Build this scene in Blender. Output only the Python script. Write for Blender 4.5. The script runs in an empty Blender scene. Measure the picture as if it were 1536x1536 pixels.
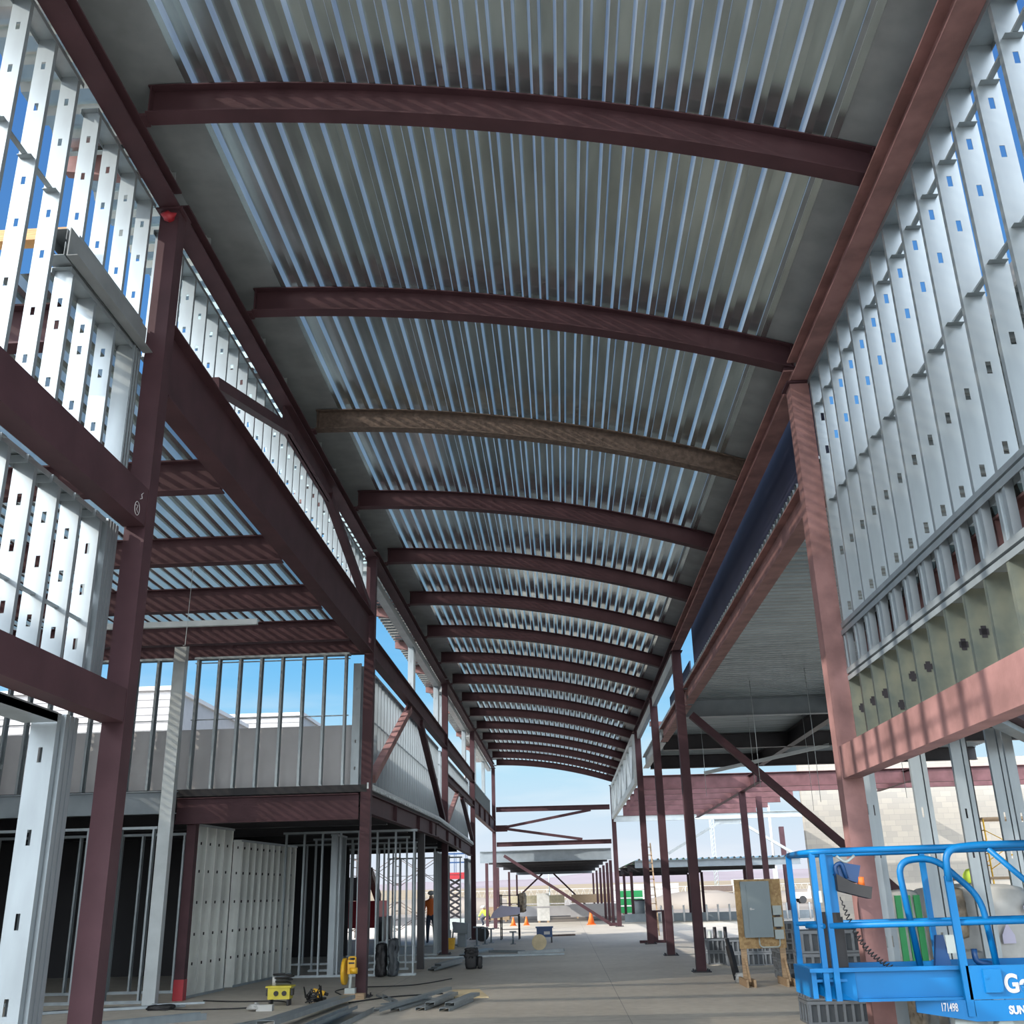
import bpy, bmesh, math, random
from mathutils import Vector, Matrix
random.seed(7)
SC = bpy.context.scene
COL = SC.collection

# ------------------------------------------------------------------ helpers
class MB:
    """collects shapes into one mesh object"""
    def __init__(s):
        s.v = []; s.f = []; s.m = []; s.sm = []
    def quad(s, a, b, c, d, mi=0):
        n = len(s.v); s.v += [tuple(a), tuple(b), tuple(c), tuple(d)]
        s.f.append((n, n+1, n+2, n+3)); s.m.append(mi); s.sm.append(False); return s
    def hexa(s, p, mi=0):
        n = len(s.v); s.v += [tuple(q) for q in p]
        for f in ((0,3,2,1),(4,5,6,7),(0,1,5,4),(1,2,6,5),(2,3,7,6),(3,0,4,7)):
            s.f.append(tuple(n+i for i in f)); s.m.append(mi); s.sm.append(False)
        return s
    def box(s, x0, x1, y0, y1, z0, z1, mi=0):
        return s.hexa([(x0,y0,z0),(x1,y0,z0),(x1,y1,z0),(x0,y1,z0),(x0,y0,z1),(x1,y0,z1),(x1,y1,z1),(x0,y1,z1)], mi)
    def cbox(s, cx, cy, cz, dx, dy, dz, rz=0.0, mi=0):
        c, sn = math.cos(rz), math.sin(rz); p = []
        for z in (-dz/2, dz/2):
            for x, y in ((-dx/2,-dy/2),(dx/2,-dy/2),(dx/2,dy/2),(-dx/2,dy/2)):
                p.append((cx+x*c-y*sn, cy+x*sn+y*c, cz+z))
        return s.hexa(p, mi)
    def bar(s, a, b, w, h, up=(0,0,1), mi=0):
        """rectangular bar from a to b, w across, h along up"""
        a = Vector(a); b = Vector(b); d = (b-a).normalized(); u = Vector(up)
        r = d.cross(u)
        if r.length < 1e-4: r = d.cross(Vector((0,1,0)))
        r.normalize(); u = r.cross(d).normalized()
        p = []
        for q in (a, b):
            p += [q-r*w/2-u*h/2, q+r*w/2-u*h/2, q+r*w/2+u*h/2, q-r*w/2+u*h/2]
        return s.hexa(p, mi)
    def ibeam(s, a, b, d, fw, tf=0.016, tw=0.012, up=(0,0,1), mi=0):
        a = Vector(a); b = Vector(b); u = Vector(up).normalized()
        dd = (b-a).normalized(); r = dd.cross(u).normalized(); u = r.cross(dd).normalized()
        o = u*(d/2-tf/2)
        s.bar(a+o, b+o, fw, tf, u, mi); s.bar(a-o, b-o, fw, tf, u, mi)
        return s.bar(a, b, tw, d-2*tf, u, mi)
    def tube(s, pts, r, n=8, mi=0, cap=True):
        pts = [Vector(p) for p in pts]; k0 = len(s.v); m = len(pts)
        prev = None
        for i, p in enumerate(pts):
            t = (pts[min(i+1, m-1)]-pts[max(i-1, 0)]).normalized()
            if prev is None:
                q = t.cross(Vector((0,0,1)))
                if q.length < 0.05: q = t.cross(Vector((1,0,0)))
                q.normalize()
            else:
                q = (prev - t*prev.dot(t)).normalized()
            prev = q; w = t.cross(q); rr = r[i] if isinstance(r, (list, tuple)) else r
            for j in range(n):
                an = 2*math.pi*j/n
                s.v.append(tuple(p + q*math.cos(an)*rr + w*math.sin(an)*rr))
        for i in range(m-1):
            for j in range(n):
                a = k0+i*n+j; b = k0+i*n+(j+1) % n
                s.f.append((a, b, b+n, a+n)); s.m.append(mi); s.sm.append(True)
        if cap:
            s.f.append(tuple(k0+j for j in range(n))[::-1]); s.m.append(mi); s.sm.append(False)
            s.f.append(tuple(k0+(m-1)*n+j for j in range(n))); s.m.append(mi); s.sm.append(False)
        return s
    def cyl(s, a, b, r, n=16, mi=0, r2=None):
        return s.tube([a, b], [r, r if r2 is None else r2], n, mi)
    def prism(s, poly, vec, mi=0):
        n = len(s.v); k = len(poly); v = Vector(vec)
        s.v += [tuple(p) for p in poly] + [tuple(Vector(p)+v) for p in poly]
        s.f.append(tuple(range(n, n+k))[::-1]); s.m.append(mi); s.sm.append(False)
        s.f.append(tuple(range(n+k, n+2*k))); s.m.append(mi); s.sm.append(False)
        for i in range(k):
            j = (i+1) % k
            s.f.append((n+i, n+j, n+k+j, n+k+i)); s.m.append(mi); s.sm.append(False)
        return s
    def ball(s, c, rx, ry, rz, nu=12, nv=8, mi=0, jit=0.0):
        k0 = len(s.v); rnd = random.Random(int(abs(c[0]*911+c[1]*37+c[2]*13)*10))
        for i in range(nv+1):
            th = math.pi*i/nv
            for j in range(nu):
                ph = 2*math.pi*j/nu; q = 1+rnd.uniform(-jit, jit)
                s.v.append((c[0]+rx*q*math.sin(th)*math.cos(ph), c[1]+ry*q*math.sin(th)*math.sin(ph), c[2]+rz*q*math.cos(th)))
        for i in range(nv):
            for j in range(nu):
                a = k0+i*nu+j; b = k0+i*nu+(j+1) % nu
                s.f.append((a, a+nu, b+nu, b)); s.m.append(mi); s.sm.append(True)
        return s
    def build(s, name, mats, parent=None, org=None):
        me = bpy.data.meshes.new(name)
        off = Vector(org) if org is not None else Vector((0,0,0))
        me.from_pydata([tuple(Vector(v)-off) for v in s.v], [], s.f)
        if not isinstance(mats, (list, tuple)): mats = [mats]
        for m in mats: me.materials.append(m)
        for p, mi, sm in zip(me.polygons, s.m, s.sm):
            p.material_index = mi; p.use_smooth = sm
        bm = bmesh.new(); bm.from_mesh(me)
        bmesh.ops.recalc_face_normals(bm, faces=bm.faces); bm.to_mesh(me); bm.free()
        me.update()
        o = bpy.data.objects.new(name, me); COL.objects.link(o)
        o.location = off
        if parent is not None: o.parent = parent
        return o

def tag(o, label, cat, group=None, kind='thing'):
    o['label'] = label; o['category'] = cat; o['kind'] = kind
    if group: o['group'] = group
    return o
def empty(name, loc, label, cat, group=None, rz=0.0):
    o = bpy.data.objects.new(name, None); COL.objects.link(o)
    o.location = loc; o.rotation_euler = (0, 0, rz); o.empty_display_size = 0.1
    return tag(o, label, cat, group)
def struct(name, mb, m):
    o = mb.build(name, m); o['kind'] = 'structure'; return o
def copy_tree(o, parent=None):
    c = o.copy(); COL.objects.link(c)
    if parent is not None: c.parent = parent
    for ch in list(o.children): copy_tree(ch, c)
    return c
ORD = ("first second third fourth fifth sixth seventh eighth ninth tenth eleventh twelfth thirteenth fourteenth fifteenth "
       "sixteenth seventeenth eighteenth nineteenth twentieth").split()
def od(i): return ORD[i] if i < 20 else 'twenty-' + ORD[i-20]

# ------------------------------------------------------------------ materials
def mat(name, col, rough=0.5, metal=0.0, var=0.0, scale=6.0, bump=0.0, bscale=40.0, stretch=None, spec=0.5, col2=None, detail=4.0, lo=0.35, hi=0.65):
    m = bpy.data.materials.new(name); m.use_nodes = True
    nt = m.node_tree; b = nt.nodes['Principled BSDF']
    b.inputs['Base Color'].default_value = (*col, 1); b.inputs['Roughness'].default_value = rough
    b.inputs['Metallic'].default_value = metal
    b.inputs['Specular IOR Level'].default_value = spec
    tc = nt.nodes.new('ShaderNodeTexCoord'); src = tc.outputs['Object']
    if stretch:
        mp = nt.nodes.new('ShaderNodeMapping'); mp.inputs['Scale'].default_value = stretch
        nt.links.new(src, mp.inputs['Vector']); src = mp.outputs['Vector']
    if var > 0 or col2:
        n = nt.nodes.new('ShaderNodeTexNoise'); n.inputs['Scale'].default_value = scale; n.inputs['Detail'].default_value = detail
        nt.links.new(src, n.inputs['Vector'])
        r = nt.nodes.new('ShaderNodeValToRGB')
        r.color_ramp.elements[0].position = lo; r.color_ramp.elements[1].position = hi
        a = tuple(c*(1-var) for c in col); c2 = col2 or tuple(min(1, c*(1+var)) for c in col)
        r.color_ramp.elements[0].color = (*a, 1); r.color_ramp.elements[1].color = (*c2, 1)
        nt.links.new(n.outputs['Fac'], r.inputs['Fac']); nt.links.new(r.outputs['Color'], b.inputs['Base Color'])
    if bump > 0:
        n2 = nt.nodes.new('ShaderNodeTexNoise'); n2.inputs['Scale'].default_value = bscale; n2.inputs['Detail'].default_value = 3
        bp = nt.nodes.new('ShaderNodeBump'); bp.inputs['Strength'].default_value = bump; bp.inputs['Distance'].default_value = 0.02
        nt.links.new(src, n2.inputs['Vector']); nt.links.new(n2.outputs['Fac'], bp.inputs['Height'])
        nt.links.new(bp.outputs['Normal'], b.inputs['Normal'])
    return m
def rgb(r, g, b):
    f = lambda c: (c/255/12.92) if c/255 <= 0.04045 else ((c/255+0.055)/1.055)**2.4
    return (f(r), f(g), f(b))

M = {}
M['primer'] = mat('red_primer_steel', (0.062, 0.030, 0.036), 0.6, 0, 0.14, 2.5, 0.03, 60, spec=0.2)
M['primer_sunlit'] = mat('sunlit_tone_primer_steel', (0.23, 0.125, 0.118), 0.65, 0, 0.22, 3.5, 0.05, 50, spec=0.25)  # paler copy of the primer; sunlight is put into its colour
M['primer_half_shade'] = mat('half_shade_primer_steel', (0.13, 0.066, 0.072), 0.65, 0, 0.2, 2.5, 0.03, 60, spec=0.2)  # in-between copy of the primer, half shade painted in for the undecked beams
M['galv_lit'] = mat('lit_tone_galvanized', (0.62, 0.65, 0.62), 0.4, 0.25, 0.18, 3, 0.0, 40, stretch=(1, 1, 0.3))  # brighter galvanized copy; light on the partition webs is put into its colour
M['crate_in'] = mat('slot_shade_and_bag_grey', (0.06, 0.07, 0.08), 0.6)  # dark crate walls stand in for shade in the slots; also a bag
M['rust'] = mat('rusty_scaled_steel', (0.105, 0.075, 0.06), 0.75, 0, 0.3, 14, 0.3, 60)
M['galv'] = mat('galvanized_steel', (0.295, 0.335, 0.355), 0.42, 0.5, 0.10, 5, 0.0, 40, stretch=(1, 1, 0.25))
M['galv_dull'] = mat('dull_galvanized_joist', (0.17, 0.20, 0.175), 0.42, 0.5, 0.2, 3, 0.05, 12, col2=(0.29, 0.29, 0.21), lo=0.42, hi=0.75)
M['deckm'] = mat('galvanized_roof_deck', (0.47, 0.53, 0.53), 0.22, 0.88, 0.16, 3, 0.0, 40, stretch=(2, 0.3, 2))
M['deckl'] = mat('shade_tone_low_deck', (0.20, 0.235, 0.25), 0.36, 0.6, 0.16, 3, 0.0, 40, stretch=(0.3, 2, 2))  # darker deck copy; shade under the low roof is put into its colour
M['flat'] = mat('grey_bent_plate', (0.22, 0.24, 0.25), 0.6, 0.1, 0.12, 3)
M['greyprimer'] = mat('grey_primer_steel', (0.20, 0.235, 0.26), 0.5, 0.05, 0.08, 3)
M['greylight'] = mat('light_grey_framing', (0.42, 0.46, 0.47), 0.45, 0.3, 0.08, 3)
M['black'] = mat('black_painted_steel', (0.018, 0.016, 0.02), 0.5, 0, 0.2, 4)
M['rubber'] = mat('black_rubber', (0.02, 0.02, 0.022), 0.6)
M['board'] = mat('grey_sheathing_board', (0.50, 0.50, 0.51), 0.75, 0, 0.05, 2)
M['gyp'] = mat('shade_black_gypsum', (0.03, 0.03, 0.033), 0.85, 0, 0.1, 1)  # gypsum turned near black to paint in the dark of the interior
M['blue'] = mat('blue_lift_paint', (0.0015, 0.135, 0.36), 0.45, 0, 0.06, 2, spec=0.3)
M['bluedark'] = mat('dark_blue_plastic', (0.006, 0.05, 0.16), 0.4)
M['yellow'] = mat('yellow_plastic', (0.75, 0.42, 0.02), 0.45, 0, 0.08, 6)
M['limeyellow'] = mat('yellow_green_enamel', (0.62, 0.52, 0.04), 0.45, 0, 0.1, 6)
M['orange'] = mat('orange_plastic', (0.85, 0.18, 0.03), 0.5)
M['red'] = mat('red_paint', (0.34, 0.02, 0.03), 0.45)
M['green'] = mat('green_print', (0.03, 0.33, 0.10), 0.5)
M['white'] = mat('white_paint', (0.52, 0.52, 0.52), 0.5)
M['offwhite'] = mat('offwhite_wrap', (0.46, 0.46, 0.44), 0.4, 0, 0.1, 5, 0.3, 9)
M['crate'] = mat('grey_crate_plastic', (0.16, 0.18, 0.20), 0.5, 0, 0.08, 6)
M['lumber'] = mat('orange_lumber', (0.55, 0.27, 0.09), 0.6, 0, 0.25, 6, 0, 40, stretch=(1, 0.6, 16))
M['wood'] = mat('weathered_lumber', (0.36, 0.25, 0.15), 0.7, 0, 0.2, 5, 0, 40, stretch=(1, 8, 8))
M['pale_wood'] = mat('pale_plywood', (0.62, 0.52, 0.33), 0.7, 0, 0.1, 5)
M['panelgrey'] = mat('grey_panel_enamel', (0.20, 0.25, 0.27), 0.4, 0, 0.03, 2)
M['boxgrey'] = mat('grey_box_enamel', (0.36, 0.41, 0.40), 0.45)
M['brownbag'] = mat('crumpled_brown_plastic', (0.30, 0.24, 0.17), 0.45, 0, 0.45, 9, 0.8, 14)
M['navy'] = mat('navy_air_barrier', (0.035, 0.04, 0.085), 0.6, 0, 0.1, 2)
M['skin'] = mat('skin', (0.45, 0.26, 0.18), 0.6)
M['hivis'] = mat('hi_vis_yellow_cloth', (0.62, 0.85, 0.10), 0.7)
M['denim'] = mat('dark_work_trousers', (0.04, 0.05, 0.08), 0.8)
M['dirt'] = mat('site_dirt', (0.19, 0.165, 0.14), 0.9, 0, 0.2, 0.15)
M['field'] = mat('dry_grass_field', (0.21, 0.165, 0.105), 0.95, 0, 0.15, 0.01)
M['hill'] = mat('haze_tinted_hills', (0.20, 0.17, 0.185), 1.0, 0, 0.08, 0.002)  # pinkish tone paints distance haze into the hills
M['siding'] = mat('white_metal_siding', (0.36, 0.35, 0.35), 0.5, 0.1, 0.05, 2)
M['fence'] = mat('fence_mesh', (0.45, 0.47, 0.47), 0.6)
M['insul'] = mat('lavender_foil_sheet', (0.50, 0.48, 0.62), 0.4)

def concrete():
    m = mat('concrete_slab', (0.27, 0.262, 0.25), 0.62, 0, 0.0, 1.0, 0.06, 25)
    nt = m.node_tree; b = nt.nodes['Principled BSDF']
    tc = nt.nodes.new('ShaderNodeTexCoord')
    n1 = nt.nodes.new('ShaderNodeTexNoise'); n1.inputs['Scale'].default_value = 0.35; n1.inputs['Detail'].default_value = 8; n1.inputs['Roughness'].default_value = 0.65
    n2 = nt.nodes.new('ShaderNodeTexNoise'); n2.inputs['Scale'].default_value = 6; n2.inputs['Detail'].default_value = 6
    nt.links.new(tc.outputs['Object'], n1.inputs['Vector']); nt.links.new(tc.outputs['Object'], n2.inputs['Vector'])
    mx = nt.nodes.new('ShaderNodeMix'); mx.data_type = 'FLOAT'; mx.inputs[0].default_value = 0.35
    nt.links.new(n1.outputs['Fac'], mx.inputs[2]); nt.links.new(n2.outputs['Fac'], mx.inputs[3])
    r = nt.nodes.new('ShaderNodeValToRGB'); r.color_ramp.elements[0].position = 0.33; r.color_ramp.elements[1].position = 0.66
    r.color_ramp.elements[0].color = (0.40, 0.365, 0.31, 1); r.color_ramp.elements[1].color = (0.60, 0.555, 0.48, 1)
    nt.links.new(mx.outputs[0], r.inputs['Fac'])
    # sawn control joints every few metres
    sx = nt.nodes.new('ShaderNodeSeparateXYZ'); nt.links.new(tc.outputs['Object'], sx.inputs[0])
    def joint(ax, period, w):
        a = nt.nodes.new('ShaderNodeMath'); a.operation = 'ADD'; a.inputs[1].default_value = 100.0
        d = nt.nodes.new('ShaderNodeMath'); d.operation = 'PINGPONG'; d.inputs[1].default_value = period
        l = nt.nodes.new('ShaderNodeMath'); l.operation = 'LESS_THAN'; l.inputs[1].default_value = w
        nt.links.new(sx.outputs[ax], a.inputs[0]); nt.links.new(a.outputs[0], d.inputs[0]); nt.links.new(d.outputs[0], l.inputs[0]); return l
    j1 = joint(0, 2.1, 0.006); j2 = joint(1, 3.2, 0.012)
    mxx = nt.nodes.new('ShaderNodeMath'); mxx.operation = 'MAXIMUM'
    nt.links.new(j1.outputs[0], mxx.inputs[0]); nt.links.new(j2.outputs[0], mxx.inputs[1])
    cm = nt.nodes.new('ShaderNodeMix'); cm.data_type = 'RGBA'; cm.inputs[7].default_value = (0.27, 0.25, 0.22, 1)
    nt.links.new(mxx.outputs[0], cm.inputs[0]); nt.links.new(r.outputs['Color'], cm.inputs[6])
    nt.links.new(cm.outputs[2], b.inputs['Base Color'])
    return m
M['concrete'] = concrete()

def perforated():
    """acoustic deck web: galvanized sheet with fine perforations that let a fifth of the light pass"""
    m = mat('perforated_deck_web', (0.72, 0.78, 0.78), 0.36, 0.4, 0.16, 3, 0, 40, stretch=(2, 0.3, 2))
    nt = m.node_tree; b = nt.nodes['Principled BSDF']; out = nt.nodes['Material Output']
    t = nt.nodes.new('ShaderNodeBsdfTransparent'); t.inputs[0].default_value = (0.94, 0.88, 0.80, 1); mx = nt.nodes.new('ShaderNodeMixShader'); mx.inputs[0].default_value = 0.60
    nt.links.new(t.outputs[0], mx.inputs[1]); nt.links.new(b.outputs[0], mx.inputs[2]); nt.links.new(mx.outputs[0], out.inputs['Surface'])
    return m
M['perf'] = perforated()

def block():
    m = mat('concrete_block_wall', (0.55, 0.50, 0.43), 0.85)
    nt = m.node_tree; b = nt.nodes['Principled BSDF']
    tc = nt.nodes.new('ShaderNodeTexCoord'); mp = nt.nodes.new('ShaderNodeMapping'); mp.inputs['Rotation'].default_value = (math.pi/2, 0, 0)
    br = nt.nodes.new('ShaderNodeTexBrick'); br.inputs['Scale'].default_value = 1.0
    br.inputs['Brick Width'].default_value = 0.42; br.inputs['Row Height'].default_value = 0.21; br.inputs['Mortar Size'].default_value = 0.007
    br.inputs['Color1'].default_value = (0.36, 0.335, 0.29, 1); br.inputs['Color2'].default_value = (0.30, 0.285, 0.255, 1); br.inputs['Mortar'].default_value = (0.27, 0.26, 0.24, 1)
    nt.links.new(tc.outputs['Object'], mp.inputs[0]); nt.links.new(mp.outputs[0], br.inputs[0]); nt.links.new(br.outputs['Color'], b.inputs['Base Color'])
    return m
M['block'] = block()

def osb():
    m = mat('strand_board', (0.42, 0.28, 0.13), 0.7)
    nt = m.node_tree; b = nt.nodes['Principled BSDF']
    tc = nt.nodes.new('ShaderNodeTexCoord'); v = nt.nodes.new('ShaderNodeTexVoronoi'); v.inputs['Scale'].default_value = 22
    n = nt.nodes.new('ShaderNodeTexNoise'); n.inputs['Scale'].default_value = 9
    nt.links.new(tc.outputs['Object'], v.inputs['Vector']); nt.links.new(tc.outputs['Object'], n.inputs['Vector'])
    r = nt.nodes.new('ShaderNodeValToRGB'); r.color_ramp.elements[0].color = (0.22, 0.12, 0.045, 1); r.color_ramp.elements[1].color = (0.55, 0.38, 0.18, 1)
    mx = nt.nodes.new('ShaderNodeMix'); mx.data_type = 'FLOAT'; mx.inputs[0].default_value = 0.5
    sp = nt.nodes.new('ShaderNodeSeparateColor'); nt.links.new(v.outputs['Color'], sp.inputs[0])
    nt.links.new(sp.outputs[0], mx.inputs[2]); nt.links.new(n.outputs['Fac'], mx.inputs[3]); nt.links.new(mx.outputs[0], r.inputs['Fac'])
    nt.links.new(r.outputs['Color'], b.inputs['Base Color'])
    return m
M['osb'] = osb()

# ------------------------------------------------------------------ world, sun, camera
SKY_GAIN = 0.76
FILL_GLOW = 7.5
def world():
    w = bpy.data.worlds.new('sky'); SC.world = w; w.use_nodes = True
    nt = w.node_tree; bg = nt.nodes['Background']
    tc = nt.nodes.new('ShaderNodeTexCoord'); sx = nt.nodes.new('ShaderNodeSeparateXYZ'); nt.links.new(tc.outputs['Generated'], sx.inputs[0])
    r = nt.nodes.new('ShaderNodeValToRGB'); cr = r.color_ramp
    stops = [(0.0, (0.34, 0.29, 0.24)), (0.497, (0.40, 0.34, 0.28)), (0.503, (0.80, 0.84, 0.94)), (0.53, (0.66, 0.80, 0.93)), (0.56, (0.47, 0.77, 0.95)),
             (0.60, (0.20, 0.56, 0.93)), (0.70, (0.11, 0.34, 0.74)), (0.85, (0.065, 0.19, 0.52)), (1.0, (0.05, 0.14, 0.40))]
    while len(cr.elements) < len(stops): cr.elements.new(0.5)
    for e, (p, c) in zip(cr.elements, stops): e.position = p; e.color = (*c, 1)
    ma = nt.nodes.new('ShaderNodeMath'); ma.operation = 'MULTIPLY_ADD'; ma.inputs[1].default_value = 0.5; ma.inputs[2].default_value = 0.5
    nt.links.new(sx.outputs[2], ma.inputs[0]); nt.links.new(ma.outputs[0], r.inputs['Fac'])
    # thin clouds
    mp = nt.nodes.new('ShaderNodeMapping'); mp.inputs['Scale'].default_value = (3.0, 3.0, 16.0); nt.links.new(tc.outputs['Generated'], mp.inputs[0])
    n = nt.nodes.new('ShaderNodeTexNoise'); n.inputs['Scale'].default_value = 1.6; n.inputs['Detail'].default_value = 6; nt.links.new(mp.outputs[0], n.inputs['Vector'])
    r2 = nt.nodes.new('ShaderNodeValToRGB'); r2.color_ramp.elements[0].position = 0.50; r2.color_ramp.elements[1].position = 0.78
    r2.color_ramp.elements[1].color = (0.75, 0.75, 0.75, 1); r2.color_ramp.elements[0].color = (0, 0, 0, 1)
    nt.links.new(n.outputs['Fac'], r2.inputs['Fac'])
    up = nt.nodes.new('ShaderNodeMapRange'); up.inputs[1].default_value = 0.25; up.inputs[2].default_value = 0.08; nt.links.new(sx.outputs[2], up.inputs[0])
    gt = nt.nodes.new('ShaderNodeMath'); gt.operation = 'GREATER_THAN'; gt.inputs[1].default_value = 0.01; nt.links.new(sx.outputs[2], gt.inputs[0])
    m1 = nt.nodes.new('ShaderNodeMath'); m1.operation = 'MULTIPLY'; nt.links.new(r2.outputs['Color'], m1.inputs[0]); nt.links.new(up.outputs[0], m1.inputs[1])
    m2 = nt.nodes.new('ShaderNodeMath'); m2.operation = 'MULTIPLY'; nt.links.new(m1.outputs[0], m2.inputs[0]); nt.links.new(gt.outputs[0], m2.inputs[1])
    mx = nt.nodes.new('ShaderNodeMix'); mx.data_type = 'RGBA'; mx.inputs[7].default_value = (0.92, 0.95, 0.98, 1)
    nt.links.new(m2.outputs[0], mx.inputs[0]); nt.links.new(r.outputs['Color'], mx.inputs[6])
    # added fill glow behind the viewer, off the sun, to brighten the hall
    dp = nt.nodes.new('ShaderNodeVectorMath'); dp.operation = 'DOT_PRODUCT'; dp.inputs[1].default_value = tuple(-Vector((0.34, 0.90, -0.72)).normalized())
    nrm = nt.nodes.new('ShaderNodeVectorMath'); nrm.operation = 'NORMALIZE'; nt.links.new(tc.outputs['Generated'], nrm.inputs[0]); nt.links.new(nrm.outputs[0], dp.inputs[0])
    g0 = nt.nodes.new('ShaderNodeMath'); g0.operation = 'MAXIMUM'; g0.inputs[1].default_value = 0.0; nt.links.new(dp.outputs['Value'], g0.inputs[0])
    g1 = nt.nodes.new('ShaderNodeMath'); g1.operation = 'POWER'; g1.inputs[1].default_value = 2.4; nt.links.new(g0.outputs[0], g1.inputs[0])
    g2 = nt.nodes.new('ShaderNodeMath'); g2.operation = 'MULTIPLY'; nt.links.new(g1.outputs[0], g2.inputs[0]); nt.links.new(gt.outputs[0], g2.inputs[1])
    gl = nt.nodes.new('ShaderNodeMix'); gl.data_type = 'RGBA'; gl.blend_type = 'ADD'; gl.inputs[7].default_value = (FILL_GLOW*0.95, FILL_GLOW*0.98, FILL_GLOW*1.0, 1)
    gl.clamp_result = False; gl.clamp_factor = False
    nt.links.new(g2.outputs[0], gl.inputs[0]); nt.links.new(mx.outputs[2], gl.inputs[6]); nt.links.new(gl.outputs[2], bg.inputs['Color'])
    bg.inputs['Strength'].default_value = SKY_GAIN
world()

SUN = Vector((1.0, 0.50, -0.64)).normalized()
sd = bpy.data.lights.new('sun', 'SUN'); sd.energy = 4.6; sd.angle = 0.009; sd.color = (1.0, 0.93, 0.84)
so = bpy.data.objects.new('sun', sd); COL.objects.link(so)
so.rotation_euler = SUN.to_track_quat('-Z', 'Y').to_euler()

F = 1536.0
def camera():
    d = Vector((848-768, -(1340-768), -F)).normalized()
    u = Vector((-102, 4105, -1536.0)); u = (u - d*u.dot(d)).normalized()
    r = d.cross(u)
    m = Matrix((r, d, u))            # camera axes -> world (X across, Y along the hall, Z up)
    cd = bpy.data.cameras.new('camera'); cd.sensor_width = 36.0; cd.lens = 36.0*F/1536.0; cd.clip_end = 20000; cd.clip_start = 0.05
    o = bpy.data.objects.new('camera', cd); COL.objects.link(o)
    o.matrix_world = Matrix.Translation((0, 0, 1.6)) @ m.to_4x4()
    SC.camera = o
camera()
SC.view_settings.view_transform = 'Standard'; SC.view_settings.look = 'None'
SC.view_settings.exposure = 0.42; SC.view_settings.gamma = 1.0; SC.view_settings.use_curve_mapping = False
SC.cycles.max_bounces = 8; SC.cycles.diffuse_bounces = 4; SC.cycles.glossy_bounces = 4; SC.cycles.transparent_max_bounces = 24
# ------------------------------------------------------------------ ground, slab, horizon
b = MB(); b.box(-24, 30, -8, 66, -0.25, 0.0); struct('floor', b, M['concrete'])
def terrain(name, y0, y1, x0, x1, nx, ny, hf, m):
    b = MB(); n = 0
    for j in range(ny+1):
        for i in range(nx+1):
            x = x0+(x1-x0)*i/nx; y = y0+(y1-y0)*j/ny; b.v.append((x, y, hf(x, y)))
    for j in range(ny):
        for i in range(nx):
            a = j*(nx+1)+i; b.f.append((a, a+1, a+nx+2, a+nx+1)); b.m.append(0); b.sm.append(True)
    return struct(name, b, m)
terrain('ground', -120, 320, -400, 400, 16, 12, lambda x, y: -0.12, M['dirt'])
terrain('field', 300, 1500, -1600, 1600, 40, 12, lambda x, y: -0.3+(y-300)*0.0105+1.2*math.sin(x*0.006)*(y-300)/1200+0.8*math.sin(x*0.017+1)*(y-300)/1200, M['field'])
terrain('hills', 5200, 7200, -6000, 6000, 90, 5, lambda x, y: -20+(y-5200)/2000*(118+26*math.sin(x*0.0011+0.5)+10*math.sin(x*0.0041)+5*math.sin(x*0.011)), M['hill'])

# ------------------------------------------------------------------ vaulted roof
def zb(x): return 7.844-0.189*x-0.02625*x*x          # underside of the arched beams
RIB_D = 0.31
def zt(x): return zb(x)+RIB_D
XL, XR = -3.6, 2.77  # most layout coordinates here and below come from image pixels cast through the camera
RY = [7.2+3.3*k for k in range(16)]

def deck_profile(xa, xb, zf, pitch, bot, web, depth):
    """list of (x, z, material of the strip that starts here)"""
    pts = []; x = xa; n = int((xb-xa)/pitch); pitch = (xb-xa)/n
    k = pitch/0.2
    for i in range(n):
        pts += [(x, zf(x), 0), (x+bot*k, zf(x+bot*k), 1), (x+(bot+web)*k, zf(x+(bot+web)*k)+depth, 0), (x+pitch-web*k, zf(x+pitch-web*k)+depth, 1)]
        x += pitch
    pts.append((x, zf(x), 0)); pts.append((x+bot*k, zf(x+bot*k), 0))
    return pts
def deck_along_y(b, pts, y0, y1):
    for (x0, z0, m), (x1, z1, _) in zip(pts[:-1], pts[1:]):
        b.quad((x0, y0, z0), (x1, y0, z1), (x1, y1, z1), (x0, y1, z0), m)
def deck_along_x(b, pts, x0, x1):
    for (y0, z0, m), (y1, z1, _) in zip(pts[:-1], pts[1:]):
        b.quad((x0, y0, z0), (x1, y0, z0), (x1, y1, z1), (x0, y1, z1), m)
b = MB()
pp = deck_profile(-3.12, 2.48, zt, 0.2, 0.056, 0.022, 0.078)
deck_along_y(b, pp, 2.2, 57.0)
struct('ceiling', b, [M['deckm'], M['perf']])
# flat closure sheets and bent edge plates on both eaves
b = MB()
b.box(-3.74, -3.10, 2.2, 57.0, zt(-3.3)+0.012, zt(-3.3)+0.018); b.box(-3.74, -3.70, 2.2, 57.0, 8.16, zt(-3.3)+0.012)
struct('trim_1', b, M['flat'])
b = MB()
z0r = zt(2.62)
b.prism([(2.44, 2.2, zt(2.44)+0.01), (2.98, 2.2, zt(2.98)+0.01), (2.98, 2.2, zt(2.98)+0.016), (2.44, 2.2, zt(2.44)+0.016)], (0, 54.8, 0))
b.box(2.955, 2.975, 2.2, 57.0, 7.045, zt(2.97)+0.012)
struct('trim_2', b, M['flat'])

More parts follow.
